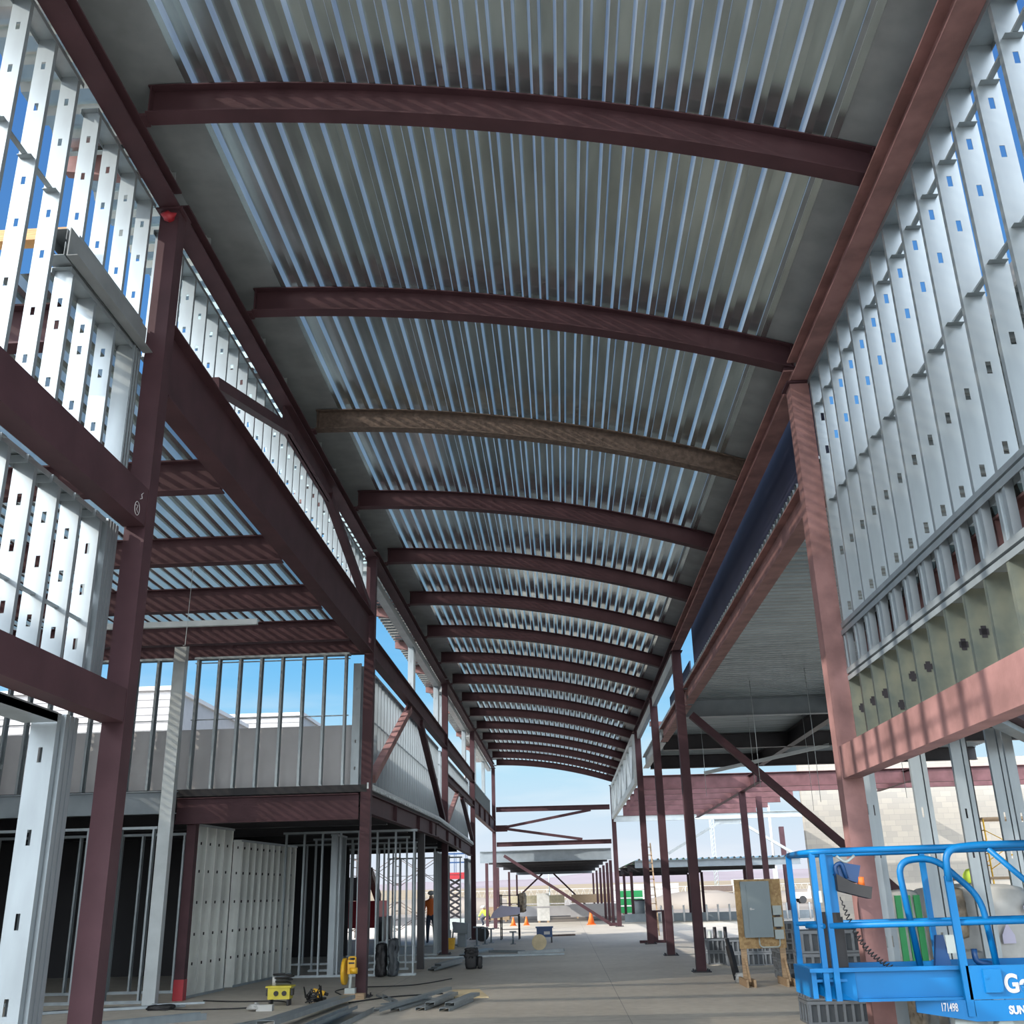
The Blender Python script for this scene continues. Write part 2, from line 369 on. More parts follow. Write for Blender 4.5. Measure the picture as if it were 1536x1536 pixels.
# arched beams, one object each
def rib_mb():
    b = MB(); N = 22; xa, xb_ = -3.46, 2.84
    xs = [xa+(xb_-xa)*i/N for i in range(N+1)]
    for i in range(N):
        x0, x1 = xs[i], xs[i+1]
        for (hw, lo, hi) in ((0.085, 0.0, 0.016), (0.006, 0.016, RIB_D-0.016), (0.085, RIB_D-0.016, RIB_D-0.003)):
            b.hexa([(x0,-hw,zb(x0)+lo), (x1,-hw,zb(x1)+lo), (x1,hw,zb(x1)+lo), (x0,hw,zb(x0)+lo),
                    (x0,-hw,zb(x0)+hi), (x1,-hw,zb(x1)+hi), (x1,hw,zb(x1)+hi), (x0,hw,zb(x0)+hi)])
    for x in (xa+0.02, xb_-0.03):                      # end stiffeners
        b.box(x, x+0.012, -0.08, 0.08, zb(x)+0.016, zb(x)+RIB_D-0.016)
    return b
rib0 = rib_mb().build('arched_roof_beam', M['primer'])
rb = MB(); rb.box(2.70, 2.84, -0.07, 0.07, 7.042, zb(2.8)+0.004); rb.build('bearing_seat', M['primer'], rib0)
rb = MB(); rb.box(-3.60, -3.46, -0.07, 0.07, 8.152, zb(-3.46)+0.004); rb.build('bearing_seat', M['primer'], rib0)
for k, y in enumerate(RY):
    o = rib0 if k == 0 else copy_tree(rib0)
    o.location = (0, y, 0)
    if k == 2:
        o.data = o.data.copy(); o.data.materials[0] = M['rust']
        tag(o, 'rusty brown arched roof beam, third from the camera', 'roof beam', 'arched beams of the vaulted roof')
    elif k == 15: tag(o, 'maroon arched roof beam closing the far end of the vault against the sky', 'roof beam', 'arched beams of the vaulted roof')
    else: tag(o, 'maroon arched roof beam under the metal deck, %s counted from the camera' % od(k), 'roof beam', 'arched beams of the vaulted roof')
# small posts standing on the eave beams between the arched beams
pl = MB(); pl.box(-0.005, 0.045, -0.003, 0.003, 0, 0.34); pl.box(-0.005, 0.001, -0.05, 0.003, 0, 0.34)
pl0 = pl.build('edge_angle', M['greylight'])
n = 0
for side in (0, 1):
    for k in range(15):
        for q in (1, 2):
            o = pl0 if n == 0 else pl0.copy()
            if n: COL.objects.link(o)
            y = RY[k]-3.3+1.1*q if k == 0 else RY[k-1]+1.1*q
            o.location = (2.90, y, 7.042) if side else (-3.68, y, 8.155)
            o.scale = (1, 1, 0.95 if side else 1.0)
            where = 'before the first arched beam' if k == 0 else 'between the %s and %s arched beams' % (od(k-1), od(k))
            tag(o, 'angle post on the %s eave, %s of two %s' % ('low' if side else 'high', 'nearer' if q == 1 else 'farther', where), 'edge post', 'angle posts along the %s eave' % ('low' if side else 'high')); n += 1

# ------------------------------------------------------------------ columns
def column(name, x, y, z0, z1, s, label, m='primer', plate=True, group=None, cap=False):
    b = MB(); h = s/2
    b.box(-h, h, -h, h, 0.0, z1-z0)
    o = b.build(name, M[m]); o.location = (x, y, z0)
    if plate:
        p = MB(); p.box(-s*0.95, s*0.95, -s*0.95, s*0.95, 0.0, 0.02)
        for sx in (-1, 1):
            for sy in (-1, 1): p.cyl((sx*s*0.75, sy*s*0.75, 0.02), (sx*s*0.75, sy*s*0.75, 0.06), 0.014, 8)
        p.build('base_plate', M['black'], o)
    if cap:
        p = MB(); p.box(-s*0.7, s*0.7, -s*0.7, s*0.7, z1-z0-0.02, z1-z0-0.001); p.build('cap_plate', M['primer'], o)
    tag(o, label, 'column', group or 'steel columns')
    return o
YL = [8.28, 19.4, 32.6, 42.8, 56.0]
lab = ['tall maroon steel column nearest the camera, beside the bright stud wall with orange lumber', 'tall maroon steel column with the yellow chop saw at its foot',
       'dark maroon column standing behind the yellow bin', 'dark maroon column just before the last open bay of the upper storey',
       'slim maroon column at the far end of the hall beside the baker scaffold']
for (y, l) in zip(YL, lab): column('steel_column', XL, y, 0, 7.965, 0.185, l, cap=True)
t = MB(); t.ball((-3.60, 8.16, 7.86), 0.07, 0.05, 0.05, 8, 6, jit=0.35)
tag(t.build('flagging_tape', M['red'], org=(-3.6, 8.16, 7.86)), 'red flagging tape tied near the top of the nearest maroon column', 'tape')
YRr = [10.25, 23.5, 29.6, 36.1, 54.8]
lab = ['maroon steel column rising behind the blue lift platform', 'dark maroon column standing alone on the slab before the electrical panel',
       'maroon column with a sunlit band, behind the sawhorse pedestal', 'slim maroon column beside the wooden ladder', 'maroon column at the far end where the diagonal brace lands']
for i, (y, l) in enumerate(zip(YRr, lab)): column('steel_column', [2.77, 2.77, 2.73, 2.70, 2.62][i], y, 0, 6.785, 0.2 if i < 4 else 0.22, l, 'primer_sunlit' if i == 0 else 'primer', cap=True)

# ------------------------------------------------------------------ eave beams and long girders
def beam(name, a, c, d, fw, label, m='primer', group=None, tf=0.018, tw=0.014, stiff=()):
    a = Vector(a); c = Vector(c)
    b = MB(); b.ibeam(a, c, d, fw, tf, tw)
    o = b.build(name, M[m], org=a)
    if stiff:
        dv = (c-a); L = dv.length; dv.normalize(); r = dv.cross(Vector((0,0,1)))
        for s in stiff:
            q = a+dv*s; p = MB(); p.bar(q-dv*0.006, q+dv*0.006, fw*0.94, d-2*tf-0.002, (0,0,1)); 
            p.build('stiffener_plate', M[m], o, org=q); bpy.data.objects[o.name].children[-1].location = q-a
    return tag(o, label, 'beam', group or 'steel beams')
yl = [2.2]+YL
for i in range(5):
    beam('eave_beam', (XL, yl[i]+(0.1 if i else 0), 8.06), (XL, yl[i+1]-0.1, 8.06), 0.18, 0.2,
         ['maroon eave beam from the frame edge to the nearest column, high side of the vault', 'maroon eave beam on the high side over the upper chevron brace and bright studs',
          'maroon eave beam above the first clerestory openings past the chop saw column', 'maroon eave beam on the high side above the third bay of clerestory openings', 'maroon eave beam on the high side over the far open bay'][i], group='eave beams', m='primer')
yr = [2.2]+YRr
for i in range(5):
    beam('eave_beam', (XR, yr[i]+(0.1 if i else 0), 6.915), (XR, yr[i+1]-0.1, 6.915), 0.25, 0.2,
         ['maroon eave beam above the tall bluish stud wall', 'maroon eave beam on the low side from the lift column to the lone column', 'short maroon eave beam on the low side, above the lone column bay',
          'maroon eave beam on the low side between the sunlit column and the ladder', 'maroon eave beam on the low side above the light grey truss panel'][i], group='eave beams', m='primer_sunlit' if i < 2 else 'primer')

# roof girder of the low side wing and its deck
beam('roof_girder', (-3.62, 8.4, 6.40), (-3.62, 19.28, 6.40), 0.76, 0.22, 'deep maroon girder carrying the side roof between the two nearest columns', group='roof girders')
for i, y in enumerate((10.75, 13.4, 15.85, 18.1)):
    beam('side_roof_beam', (-12.4, y, 6.20), (-3.75, y, 6.20), 0.38, 0.17, 'dark maroon beam under the side roof deck, %s from the nearest column' % od(i), group='beams under the side roof')
beam('side_roof_beam', (-12.4, 19.62, 6.24), (-3.75, 19.62, 6.24), 0.30, 0.17, 'dark maroon edge beam above the window studs of the upper storey', group='beams under the side roof')
b = MB(); deck_along_y(b, deck_profile(-14.3, -3.95, lambda x: 6.395, 0.2, 0.056, 0.022, 0.078), 7.0, 19.95); struct('ceiling_side_wing', b, [M['deckm'], M['perf']])
beam('side_roof_beam', (-12.3, 7.4, 6.20), (-4.1, 7.4, 6.20), 0.38, 0.18, 'dark maroon edge beam of the side roof glimpsed behind the cripple studs', group='beams under the side roof')

# chevron braces on the hall face of the side wing
def hss(name, a, c, w, label, m='primer', group='braces', cat='brace'):
    b = MB(); b.bar(a, c, w, w); return tag(b.build(name, M[m], org=a), label, cat, group)
hss('chevron_brace', (-3.6, 9.75, 6.87), (-3.6, 12.9, 7.76), 0.13, 'maroon brace rising from the deep girder towards the eave before the bright studs')
hss('chevron_brace', (-3.6, 19.0, 6.88), (-3.6, 15.35, 7.74), 0.13, 'weathered maroon brace falling from the eave to the column by the chop saw')
b = MB(); b.box(-3.61, -3.59, 12.5, 15.6, 7.66, 7.955); b.box(-3.66, -3.54, 12.7, 15.5, 7.66, 7.69)
tag(b.build('gusset_plate', M['primer'], org=(-3.6, 14, 7.8)), 'long maroon gusset where the two upper chevron braces meet under the eave', 'gusset plate')
# upper storey hall face: girt beams and chevrons
beam('girt_beam', (XL, 19.5, 6.16), (XL, 32.5, 6.16), 0.40, 0.18, 'maroon girt beam below the clerestory openings, bay behind the chop saw column', group='girt beams')
beam('girt_beam', (XL, 32.7, 6.11), (XL, 42.7, 6.11), 0.36, 0.18, 'maroon girt beam below the clerestory openings, third bay', group='girt beams')
beam('girt_beam', (XL, 32.7, 5.08), (XL, 42.7, 5.08), 0.24, 0.16, 'thin maroon girt halfway up the third bay, above the small chevron', group='girt beams')
beam('girt_beam', (XL, 42.9, 5.02), (XL, 55.9, 4.98), 0.60, 0.18, 'deep maroon girder with bolt rows in the far open bay', group='girt beams', stiff=(3, 6, 9))
hss('chevron_brace', (-3.6, 19.9, 3.72), (-3.6, 24.7, 5.85), 0.15, 'sun striped maroon brace before the ribbed upper wall, rising from the chop saw column', 'primer_sunlit')
hss('chevron_brace', (-3.6, 26.7, 5.85), (-3.6, 32.2, 3.75), 0.15, 'dark maroon brace falling across the ribbed upper wall to the yellow bin column')
b = MB(); b.box(-3.61, -3.59, 24.3, 27.0, 5.72, 5.955)
tag(b.build('gusset_plate', M['primer'], org=(-3.6, 25.6, 5.84)), 'maroon gusset at the head of the chevron in front of the ribbed upper wall', 'gusset plate')
hss('chevron_brace', (-3.6, 33.1, 3.74), (-3.6, 36.4, 4.90), 0.13, 'short sun striped brace in the third bay below the thin girt', 'primer_sunlit')
hss('chevron_brace', (-3.6, 38.2, 4.93), (-3.6, 42.4, 3.70), 0.13, 'short dark brace in the third bay falling to the last dark column')

# ------------------------------------------------------------------ upper floor of the side wing
b = MB()
edge = [(-3.58, 19.3), (-3.32, 28.5), (-3.62, 42.9)]
poly = [(-14, 19.3, 3.44), (edge[0][0], edge[0][1], 3.44), (edge[1][0], edge[1][1], 3.44), (edge[2][0], edge[2][1], 3.44), (-14, 42.9, 3.44)]
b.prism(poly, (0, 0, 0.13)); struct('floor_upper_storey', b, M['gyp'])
for i in range(2):
    (xa, ya), (xb_, yb) = edge[i], edge[i+1]
    b = MB(); b.bar((xa+0.02, ya, 3.545), (xb_+0.02, yb, 3.545), 0.03, 0.11)
    nn = 40
    for k in range(nn):
        f = (k+0.5)/nn; b.cbox(xa+(xb_-xa)*f+0.04, ya+(yb-ya)*f, 3.52, 0.03, 0.12, 0.05)
    tag(b.build('slab_edge_form', M['greylight'], org=(xa, ya, 3.545)), 'pale metal deck edge of the upper floor, %s bay past the chop saw column' % ('first' if i == 0 else 'second'), 'deck edge', 'deck edges of the upper floor')
    beam('floor_edge_beam', (xa-0.08, ya+0.15, 3.26), (xb_-0.08, yb-0.1, 3.26), 0.36, 0.16, 'maroon floor edge beam over the open ground floor, %s bay past the chop saw column' % ('first' if i == 0 else 'second'), group='floor edge beams', stiff=(3, 6, 8))
beam('floor_beam', (-7.1, 19.3, 3.18), (-3.72, 19.3, 3.18), 0.46, 0.17, 'dark maroon floor beam under the window wall of the upper storey', group='floor beams')
gb = beam('floor_beam', (-14, 19.0, 3.32), (-7.02, 19.0, 3.32), 0.40, 0.16, 'slate grey floor beam left unpainted, bolted behind the pale grey post', 'greyprimer', group='floor beams')
p = MB(); p.box(-7.18, -7.06, 18.975, 18.985, 3.14, 3.50)
for k in range(5): p.cyl((-7.10, 18.95, 3.19+0.065*k), (-7.10, 18.975, 3.19+0.065*k), 0.014, 8)
q = p.build('bolted_plate', M['black'], gb, org=(-14, 19.0, 3.32)); q.location = (0, 0, 0)
for i, y in enumerate((22.5, 25.5, 28.5, 31.5, 34.5, 37.5)):
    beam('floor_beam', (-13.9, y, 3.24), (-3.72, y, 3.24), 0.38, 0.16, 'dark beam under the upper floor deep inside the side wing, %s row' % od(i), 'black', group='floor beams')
column('upper_post', -3.50, 26.4, 0, 3.06, 0.16, 'black post under the floor edge beam with metal strips piled at its foot', 'black', plate=False)
column('inner_column', -6.82, 19.45, 0, 3.42, 0.17, 'maroon column with a red painted foot behind the pale grey post', 'primer', plate=False)
b = MB(); b.box(-6.91, -6.73, 19.36, 19.54, 0.0, 0.34); tag(b.build('paint_wrap', M['red'], org=(-6.82, 19.45, 0)), 'red wrap around the foot of the inner maroon column', 'wrap')
b = MB(); b.box(-7.16, -6.94, 18.62, 18.78, 0, 6.38)
tag(b.build('wall_post', M['greylight'], org=(-7.05, 18.7, 0)), 'tall pale grey post rising from the floor to the side roof', 'post')
# dark inner walls of the ground floor
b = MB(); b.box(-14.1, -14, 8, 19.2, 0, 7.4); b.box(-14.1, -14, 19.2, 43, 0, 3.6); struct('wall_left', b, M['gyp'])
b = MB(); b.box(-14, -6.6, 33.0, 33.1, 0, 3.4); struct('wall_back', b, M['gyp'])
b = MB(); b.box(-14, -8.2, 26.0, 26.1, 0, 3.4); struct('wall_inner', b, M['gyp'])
# knee wall of the upper storey, with an added hidden strip for shade
b = MB(); b.box(-14, -3.90, 19.78, 19.80, 3.60, 4.74); b.box(-4.42, -4.40, 21.0, 42.8, 3.6, 4.88); struct('wall_knee_and_sun_block', b, M['board'])

# ------------------------------------------------------------------ far end of the hall
beam('end_beam', (-3.48, 56, 5.82), (2.5, 56, 5.80), 0.25, 0.16, 'maroon beam across the far opening, topmost under the sky', group='beams across the far opening')
hss('end_brace', (-3.0, 56, 4.92), (1.5, 56, 5.68), 0.13, 'thin brace climbing from the far column to the topmost end beam')
hss('end_brace', (-3.0, 56, 4.84), (1.0, 56, 4.22), 0.13, 'thin brace falling from the far column to the lower end beam')
b = MB(); b.box(-3.5, -2.9, 55.98, 56.02, 4.70, 5.02); tag(b.build('gusset_plate', M['primer'], org=(-3.2, 56, 4.85)), 'small dark gusset on the far column where the two thin braces start', 'gusset plate')
beam('end_beam', (-3.48, 56, 4.06), (2.5, 56, 4.08), 0.22, 0.16, 'maroon beam across the far opening just above the far canopy', group='beams across the far opening')
hss('end_brace', (-3.1, 55.9, 3.5), (2.3, 55.9, 0.05), 0.15, 'long maroon diagonal brace dropping below the far canopy to the slab')
hss('end_brace', (2.15, 55.9, 0.08), (2.62, 55.9, 0.08), 0.14, 'short foot piece where the long diagonal brace meets the column')

# far canopy
b = MB(); b.box(-4.45, 2.5, 57.2, 100, 3.66, 3.80); struct('ceiling_canopy', b, M['greyprimer'])
beam('canopy_beam', (-4.45, 57.15, 3.48), (2.5, 57.15, 3.50), 0.56, 0.2, 'slate grey front beam of the far canopy', 'greyprimer', group='far canopy beams')
for i, y in enumerate((63, 70, 78, 88, 99)):
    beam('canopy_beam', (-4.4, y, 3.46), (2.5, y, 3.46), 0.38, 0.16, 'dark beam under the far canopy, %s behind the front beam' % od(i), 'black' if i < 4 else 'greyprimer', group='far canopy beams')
for i, y in enumerate((60, 65, 71, 78, 87, 98)):
    column('canopy_column', 2.55, y, 0, 3.26, 0.16, 'slim dark column under the far canopy near the orange cone, %s from the hall' % od(i), plate=False, group='far canopy columns')
for i, y in enumerate((60, 70, 84, 97.5)):
    column('canopy_column', -4.3, y, 0, 3.26, 0.16, 'slim dark column under the far canopy near the crouching worker, %s from the hall' % od(i), plate=False, group='far canopy columns')
hss('end_brace', (-2.0, 98, 3.3), (-5.6, 98, 0.2), 0.14, 'thin far diagonal brace behind the white block stack, leaning away from the hall')
hss('end_brace', (-1.0, 98, 3.3), (2.3, 98, 0.1), 0.14, 'thin far diagonal brace ending near the orange cone')

# ------------------------------------------------------------------ low side of the hall: lower girder, roof, open framing
beam('roof_girder', (2.95, 10.4, 5.72), (2.95, 23.3, 5.72), 0.38, 0.2, 'maroon girder carrying the low roof between the lift column and the lone column', 'primer_sunlit', group='roof girders')
beam('roof_girder', (2.95, 23.6, 5.72), (2.95, 29.5, 5.72), 0.38, 0.2, 'maroon girder carrying the low roof past the lone column', 'primer_sunlit', group='roof girders')
beam('roof_girder', (2.92, 29.7, 5.72), (2.92, 36.0, 5.72), 0.38, 0.2, 'light grey girder carrying the low roof towards the ladder', 'greylight', group='roof girders')
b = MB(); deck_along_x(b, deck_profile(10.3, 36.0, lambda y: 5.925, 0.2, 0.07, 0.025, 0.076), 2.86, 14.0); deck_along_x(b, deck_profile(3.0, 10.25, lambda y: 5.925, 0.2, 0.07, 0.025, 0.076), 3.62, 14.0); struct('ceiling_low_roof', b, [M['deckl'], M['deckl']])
b = MB(); b.box(3.58, 3.61, 3.0, 10.1, 5.86, 6.03); struct('trim_3', b, M['white'])
for i, y in enumerate((25.0, 31.0, 35.9)):
    beam('low_roof_beam', (3.06, y, 5.70), (14, y, 5.70), 0.42, 0.2, ['slate grey beam under the low roof above the diagonal brace', 'black beam under the low roof, second behind the diagonal brace', 'black edge beam where the low roof deck stops'][i], ['greyprimer', 'black', 'black'][i], group='low roof beams')
beam('low_roof_beam', (6.75, 10.5, 5.70), (6.75, 36, 5.70), 0.42, 0.2, 'dark beam running lengthwise under the low roof', 'black', group='low roof beams')
hss('roof_brace', (3.05, 23.9, 5.38), (8.4, 23.9, 0.30), 0.16, 'long dark diagonal brace falling from the low roof behind the lift')
hss('roof_brace', (4.2, 31, 4.8), (7.9, 31, 5.5), 0.10, 'thin light diagonal strut under the low roof', 'greylight')
b = MB(); b.box(3.10, 3.13, 10.4, 23.0, 6.02, 7.25); b.box(3.10, 3.13, 23.8, 28.6, 6.02, 6.62); struct('wall_parapet', b, M['navy'])
for i, (x, y, z) in enumerate([(4.2, 22.5, 3.6), (5.6, 20.5, 3.4), (4.9, 27, 4.0), (6.3, 27, 3.4), (5.2, 21.6, 3.2), (7.2, 22.5, 3.3), (3.8, 28, 3.9)]):
    p = MB(); p.tube([(x, y, 5.93), (x+0.01, y, (z+5.9)/2), (x, y, z)], 0.006, 5)
    tag(p.build('hanger_wire', M['greylight'], org=(x, y, z)), 'thin ceiling hanger wire dangling from the low roof deck', 'wire', 'hanger wires under the low roof')
for i, y in enumerate((38.0, 40.0, 42.6, 45.2, 48.0, 51.0)):
    beam('open_roof_beam', (2.9, y, 5.24), (9.2 if i > 1 else 20, y, 5.24), 0.50, 0.18, 'sunlit maroon beam of the undecked roof, %s row behind the low roof' % od(i), 'primer_half_shade', group='undecked roof beams')
beam('open_roof_beam', (6.75, 36.2, 5.2), (6.75, 54, 5.2), 0.40, 0.18, 'maroon beam running lengthwise through the undecked roof over the panel', group='undecked roof beams')
beam('open_roof_beam', (12.2, 36.2, 5.2), (12.2, 41.5, 5.2), 0.40, 0.18, 'maroon beam running lengthwise in front of the block wall', group='undecked roof beams')
beam('open_roof_beam', (2.6, 54.5, 5.10), (12.1, 54.5, 5.10), 0.30, 0.2, 'light grey beam closing the undecked roof at the far edge', 'greylight', group='undecked roof beams')
hss('far_brace', (5.26, 54.6, 3.36), (7.95, 54.6, 4.80), 0.13, 'light grey chevron brace under the far grey beam, rising towards its gusset', 'greylight')
hss('far_brace', (11.9, 54.6, 2.95), (8.95, 54.6, 4.80), 0.13, 'light grey chevron brace under the far grey beam, on the block wall side', 'greylight')
b = MB(); b.box(7.7, 9.2, 54.58, 54.62, 4.70, 4.93); tag(b.build('gusset_plate', M['greylight'], org=(8.4, 54.6, 4.8)), 'pale gusset under the far grey beam joining two chevron braces', 'gusset plate')
column('slim_column', 6.75, 40, 0, 5.0, 0.22, 'dark maroon column rising behind the electrical panel', plate=False)
column('slim_column', 7.75, 42.2, 0, 5.0, 0.2, 'thinner maroon column rising behind the strand board edge of the panel', plate=False)
column('slim_column', 12.9, 64, 0, 5.0, 0.26, 'maroon column with a red mark near the parked white truck', plate=False)
# far right canopy with ribbed roof edge
b = MB(); deck_along_y(b, deck_profile(3.7, 12.3, lambda x: 3.12, 0.32, 0.09, 0.04, 0.09), 57, 80); struct('ceiling_far_canopy', b, [M['deckm'], M['deckm']])
beam('canopy_beam', (3.7, 57.05, 2.93), (12.3, 57.05, 2.93), 0.36, 0.2, 'slate grey front beam of the ribbed canopy behind the electrical panel', 'greyprimer', group='ribbed canopy beams')
for i, y in enumerate((64, 72, 80)):
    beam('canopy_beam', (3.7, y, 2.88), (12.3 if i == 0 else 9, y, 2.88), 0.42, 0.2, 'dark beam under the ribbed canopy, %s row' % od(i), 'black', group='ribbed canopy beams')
for i, (x, y) in enumerate(((3.9, 64), (3.9, 72), (3.9, 80), (9.0, 72), (9.0, 80), (10.5, 64))):
    column('canopy_column', x, y, 0, 2.7, 0.16, 'slim dark column holding the ribbed canopy, %s of six' % od(i), plate=False, group='ribbed canopy columns')
# block wall
b = MB(); b.box(9.5, 34, 42.5, 42.8, 0, 6.3); struct('wall_right', b, M['block'])
# ------------------------------------------------------------------ light gauge stud walls
def cstud(b, p, e, f, w, fl, z0, z1, holes=(), hw=0.035, hh=0.09, t=0.004, mi=0, oct_=False):
    """C section: web from p along e (width w), flanges of length fl along f, punched slots at the heights in holes"""
    def bx(a0, a1, b0, b1, c0, c1):
        q = []
        for c in (c0, c1):
            for a, bb in ((a0, b0), (a1, b0), (a1, b1), (a0, b1)):
                q.append((p[0]+e[0]*a+f[0]*bb, p[1]+e[1]*a+f[1]*bb, c))
        b.hexa(q, mi)
    hs = [h for h in sorted(holes) if z0+0.12 < h < z1-0.12]
    if hs:
        m0, m1 = w/2-hw/2, w/2+hw/2
        bx(0, m0, 0, t, z0, z1); bx(m1, w, 0, t, z0, z1)
        z = z0
        for h in hs:
            bx(m0, m1, 0, t, z, h-hh/2); z = h+hh/2
        bx(m0, m1, 0, t, z, z1)
    else: bx(0, w, 0, t, z0, z1)
    bx(0, t, t, fl, z0, z1); bx(w-t, w, t, fl, z0, z1)
    bx(t, 0.016, fl-t, fl, z0, z1); bx(w-0.016, w-t, fl-t, fl, z0, z1)
    return b
def channel(b, a, c, w, h, up=(0,0,1), t=0.004, mi=0):
    """track: web across w, legs of height h along up"""
    a = Vector(a); c = Vector(c); d = (c-a).normalized(); u = Vector(up).normalized(); r = d.cross(u).normalized()
    b.bar(a, c, w, t, u, mi)
    for s in (-1, 1): b.bar(a+r*s*(w/2-t/2)+u*h/2, c+r*s*(w/2-t/2)+u*h/2, t, h-t*1.01, u, mi)
    return b
def wall_panel(name, base, e, n, pitch, w, fl, z0, z1, label, m='galv', holes=(), hw=0.035, hh=0.09, group=None, tracks=(True, True), bridge=(), skip=(), start=0.0, face=None, cat='stud wall', clips=True, trk='galv'):
    """a framed panel: an empty with one child per stud; studs march along e, webs across the wall"""
    r = empty(name, base, label, cat, group)
    L = (n-1)*pitch
    fdir = face or (-e[1], e[0])          # direction of the web (across the wall)
    first = None
    for i in range(n):
        if i in skip: continue
        if first is None:
            b = cstud(MB(), (0, 0), fdir, e, w, fl, z0, z1, holes, hw, hh)
            first = o = b.build('stud', M[m], r)
        else:
            o = first.copy(); COL.objects.link(o); o.parent = r
        o.location = (e[0]*(start+i*pitch), e[1]*(start+i*pitch), 0)
    cx, cy = fdir[0]*w/2, fdir[1]*w/2
    x0, x1 = start-0.05, start+L+fl+0.05
    if tracks[1]:
        channel(MB(), (cx+e[0]*x0, cy+e[1]*x0, z1+0.004), (cx+e[0]*x1, cy+e[1]*x1, z1+0.004), w+0.012, 0.045, (0,0,-1)).build('top_track', M[trk], r)
    if tracks[0]:
        channel(MB(), (cx+e[0]*x0, cy+e[1]*x0, z0-0.004), (cx+e[0]*x1, cy+e[1]*x1, z0-0.004), w+0.012, 0.045, (0,0,1)).build('bottom_track', M[trk], r)
    for zb_ in bridge:
        k = w/2
        MB().bar((fdir[0]*k+e[0]*x0, fdir[1]*k+e[1]*x0, zb_), (fdir[0]*k+e[0]*x1, fdir[1]*k+e[1]*x1, zb_), 0.038, 0.016).build('bridging_channel', M[trk], r)
        if clips:
            c0 = None
            for i in range(n):
                if i in skip: continue
                if c0 is None:
                    q = MB(); ex, ey = e; fx, fy = fdir
                    def P(a, bb, c): return (fx*a-ex*bb, fy*a-ey*bb, c)
                    a0, a1 = w*0.12, w*0.88
                    q.hexa([P(a0,0,zb_-0.012),P(a1,0,zb_-0.012),P(a1,0.05,zb_-0.012),P(a0,0.05,zb_-0.012),P(a0,0,zb_-0.008),P(a1,0,zb_-0.008),P(a1,0.05,zb_-0.008),P(a0,0.05,zb_-0.008)])
                    c0 = oo = q.build('clip_angle', M[trk], r)
                else:
                    oo = c0.copy(); COL.objects.link(oo); oo.parent = r
                oo.location = (e[0]*(start+i*pitch)-e[0]*0.0005, e[1]*(start+i*pitch)-e[1]*0.0005, 0)
    return r
EY, EX = (0.0, 1.0), (1.0, 0.0)
# --- tall wall above the lift (low side of the hall): three bands over a sunlit beam
wall_panel('stud_wall', (2.86, 3.66, 0), EY, 17, 0.386, 0.16, 0.042, 4.02, 6.775, 'tall bright stud wall panel above the blue lift, under the eave beam', holes=(4.22, 4.80, 5.92, 6.30), bridge=(5.36, 6.46), start=0.20, face=(1, 0))
r = empty('window_band', (2.86, 3.66, 0), 'band of paired short studs below the tall stud panel, maroon beam showing through', 'stud wall')
p0 = None
for i in range(17):
    if p0 is None:
        b = MB(); cstud(b, (0, 0), (1, 0), EY, 0.06, 0.042, 3.565, 3.985); cstud(b, (0, 0.15), (1, 0), (0, -1), 0.06, 0.042, 3.565, 3.985); b.box(0.012, 0.015, 0.043, 0.107, 3.575, 3.975)
        p0 = o = b.build('cripple_stud', M['galv'], r)
    else: o = p0.copy(); COL.objects.link(o); o.parent = r
    o.location = (0, 0.16+i*0.386, 0)
channel(MB(), (0.03, 0.1, 3.99), (0.03, 6.5, 3.99), 0.075, 0.05, (0,0,-1)).build('top_track', M['galv'], r)
channel(MB(), (0.03, 0.1, 3.56), (0.03, 6.5, 3.56), 0.075, 0.05, (0,0,1)).build('bottom_track', M['galv'], r)
r = wall_panel('joist_band', (2.86, 3.66, 0), EY, 17, 0.386, 0.26, 0.042, 2.90, 3.53, 'band of deep greenish joist pieces with stains, resting on the sunlit maroon beam', 'galv_dull', holes=(), start=0.30, face=(1, 0), tracks=(True, True))
# cross shaped knockouts, each punched plate dark or open
kn = MB().box(-0.018, 0.018, -0.003, 0, -0.042, 0.042); kn.box(-0.032, 0.032, -0.003, 0, -0.022, 0.022)
k0 = None
for i in (3, 5, 8, 9, 11, 12, 13, 14, 15, 16):
    if k0 is None: k0 = o = kn.build('knockout', M['black'], r)
    else: o = k0.copy(); COL.objects.link(o); o.parent = r
    o.location = (0.09, 0.30+i*0.386-0.001, 3.22 if i not in (13, 10) else 3.05)
b = MB(); b.box(2.68, 2.84, 3.0, 10.14, 2.56, 2.86)
o = b.build('wall_beam', M['primer_sunlit'], org=(2.78, 3, 2.7)); tag(o, 'sunlit maroon beam under the greenish joist band, above the lift', 'beam')
beam('inner_floor_beam', (3.06, 3.0, 3.72), (3.06, 10.1, 3.72), 0.34, 0.2, 'maroon beam seen through the band of paired short studs', 'primer_sunlit', stiff=(1.2, 2.4, 3.6, 4.8, 6.0), group='inner floor beams')
b = MB(); deck_along_x(b, deck_profile(3.0, 10.2, lambda y: 3.895, 0.2, 0.06, 0.025, 0.076), 2.96, 6.6); struct('ceiling_inner_floor', b, [M['deckm'], M['deckm']])
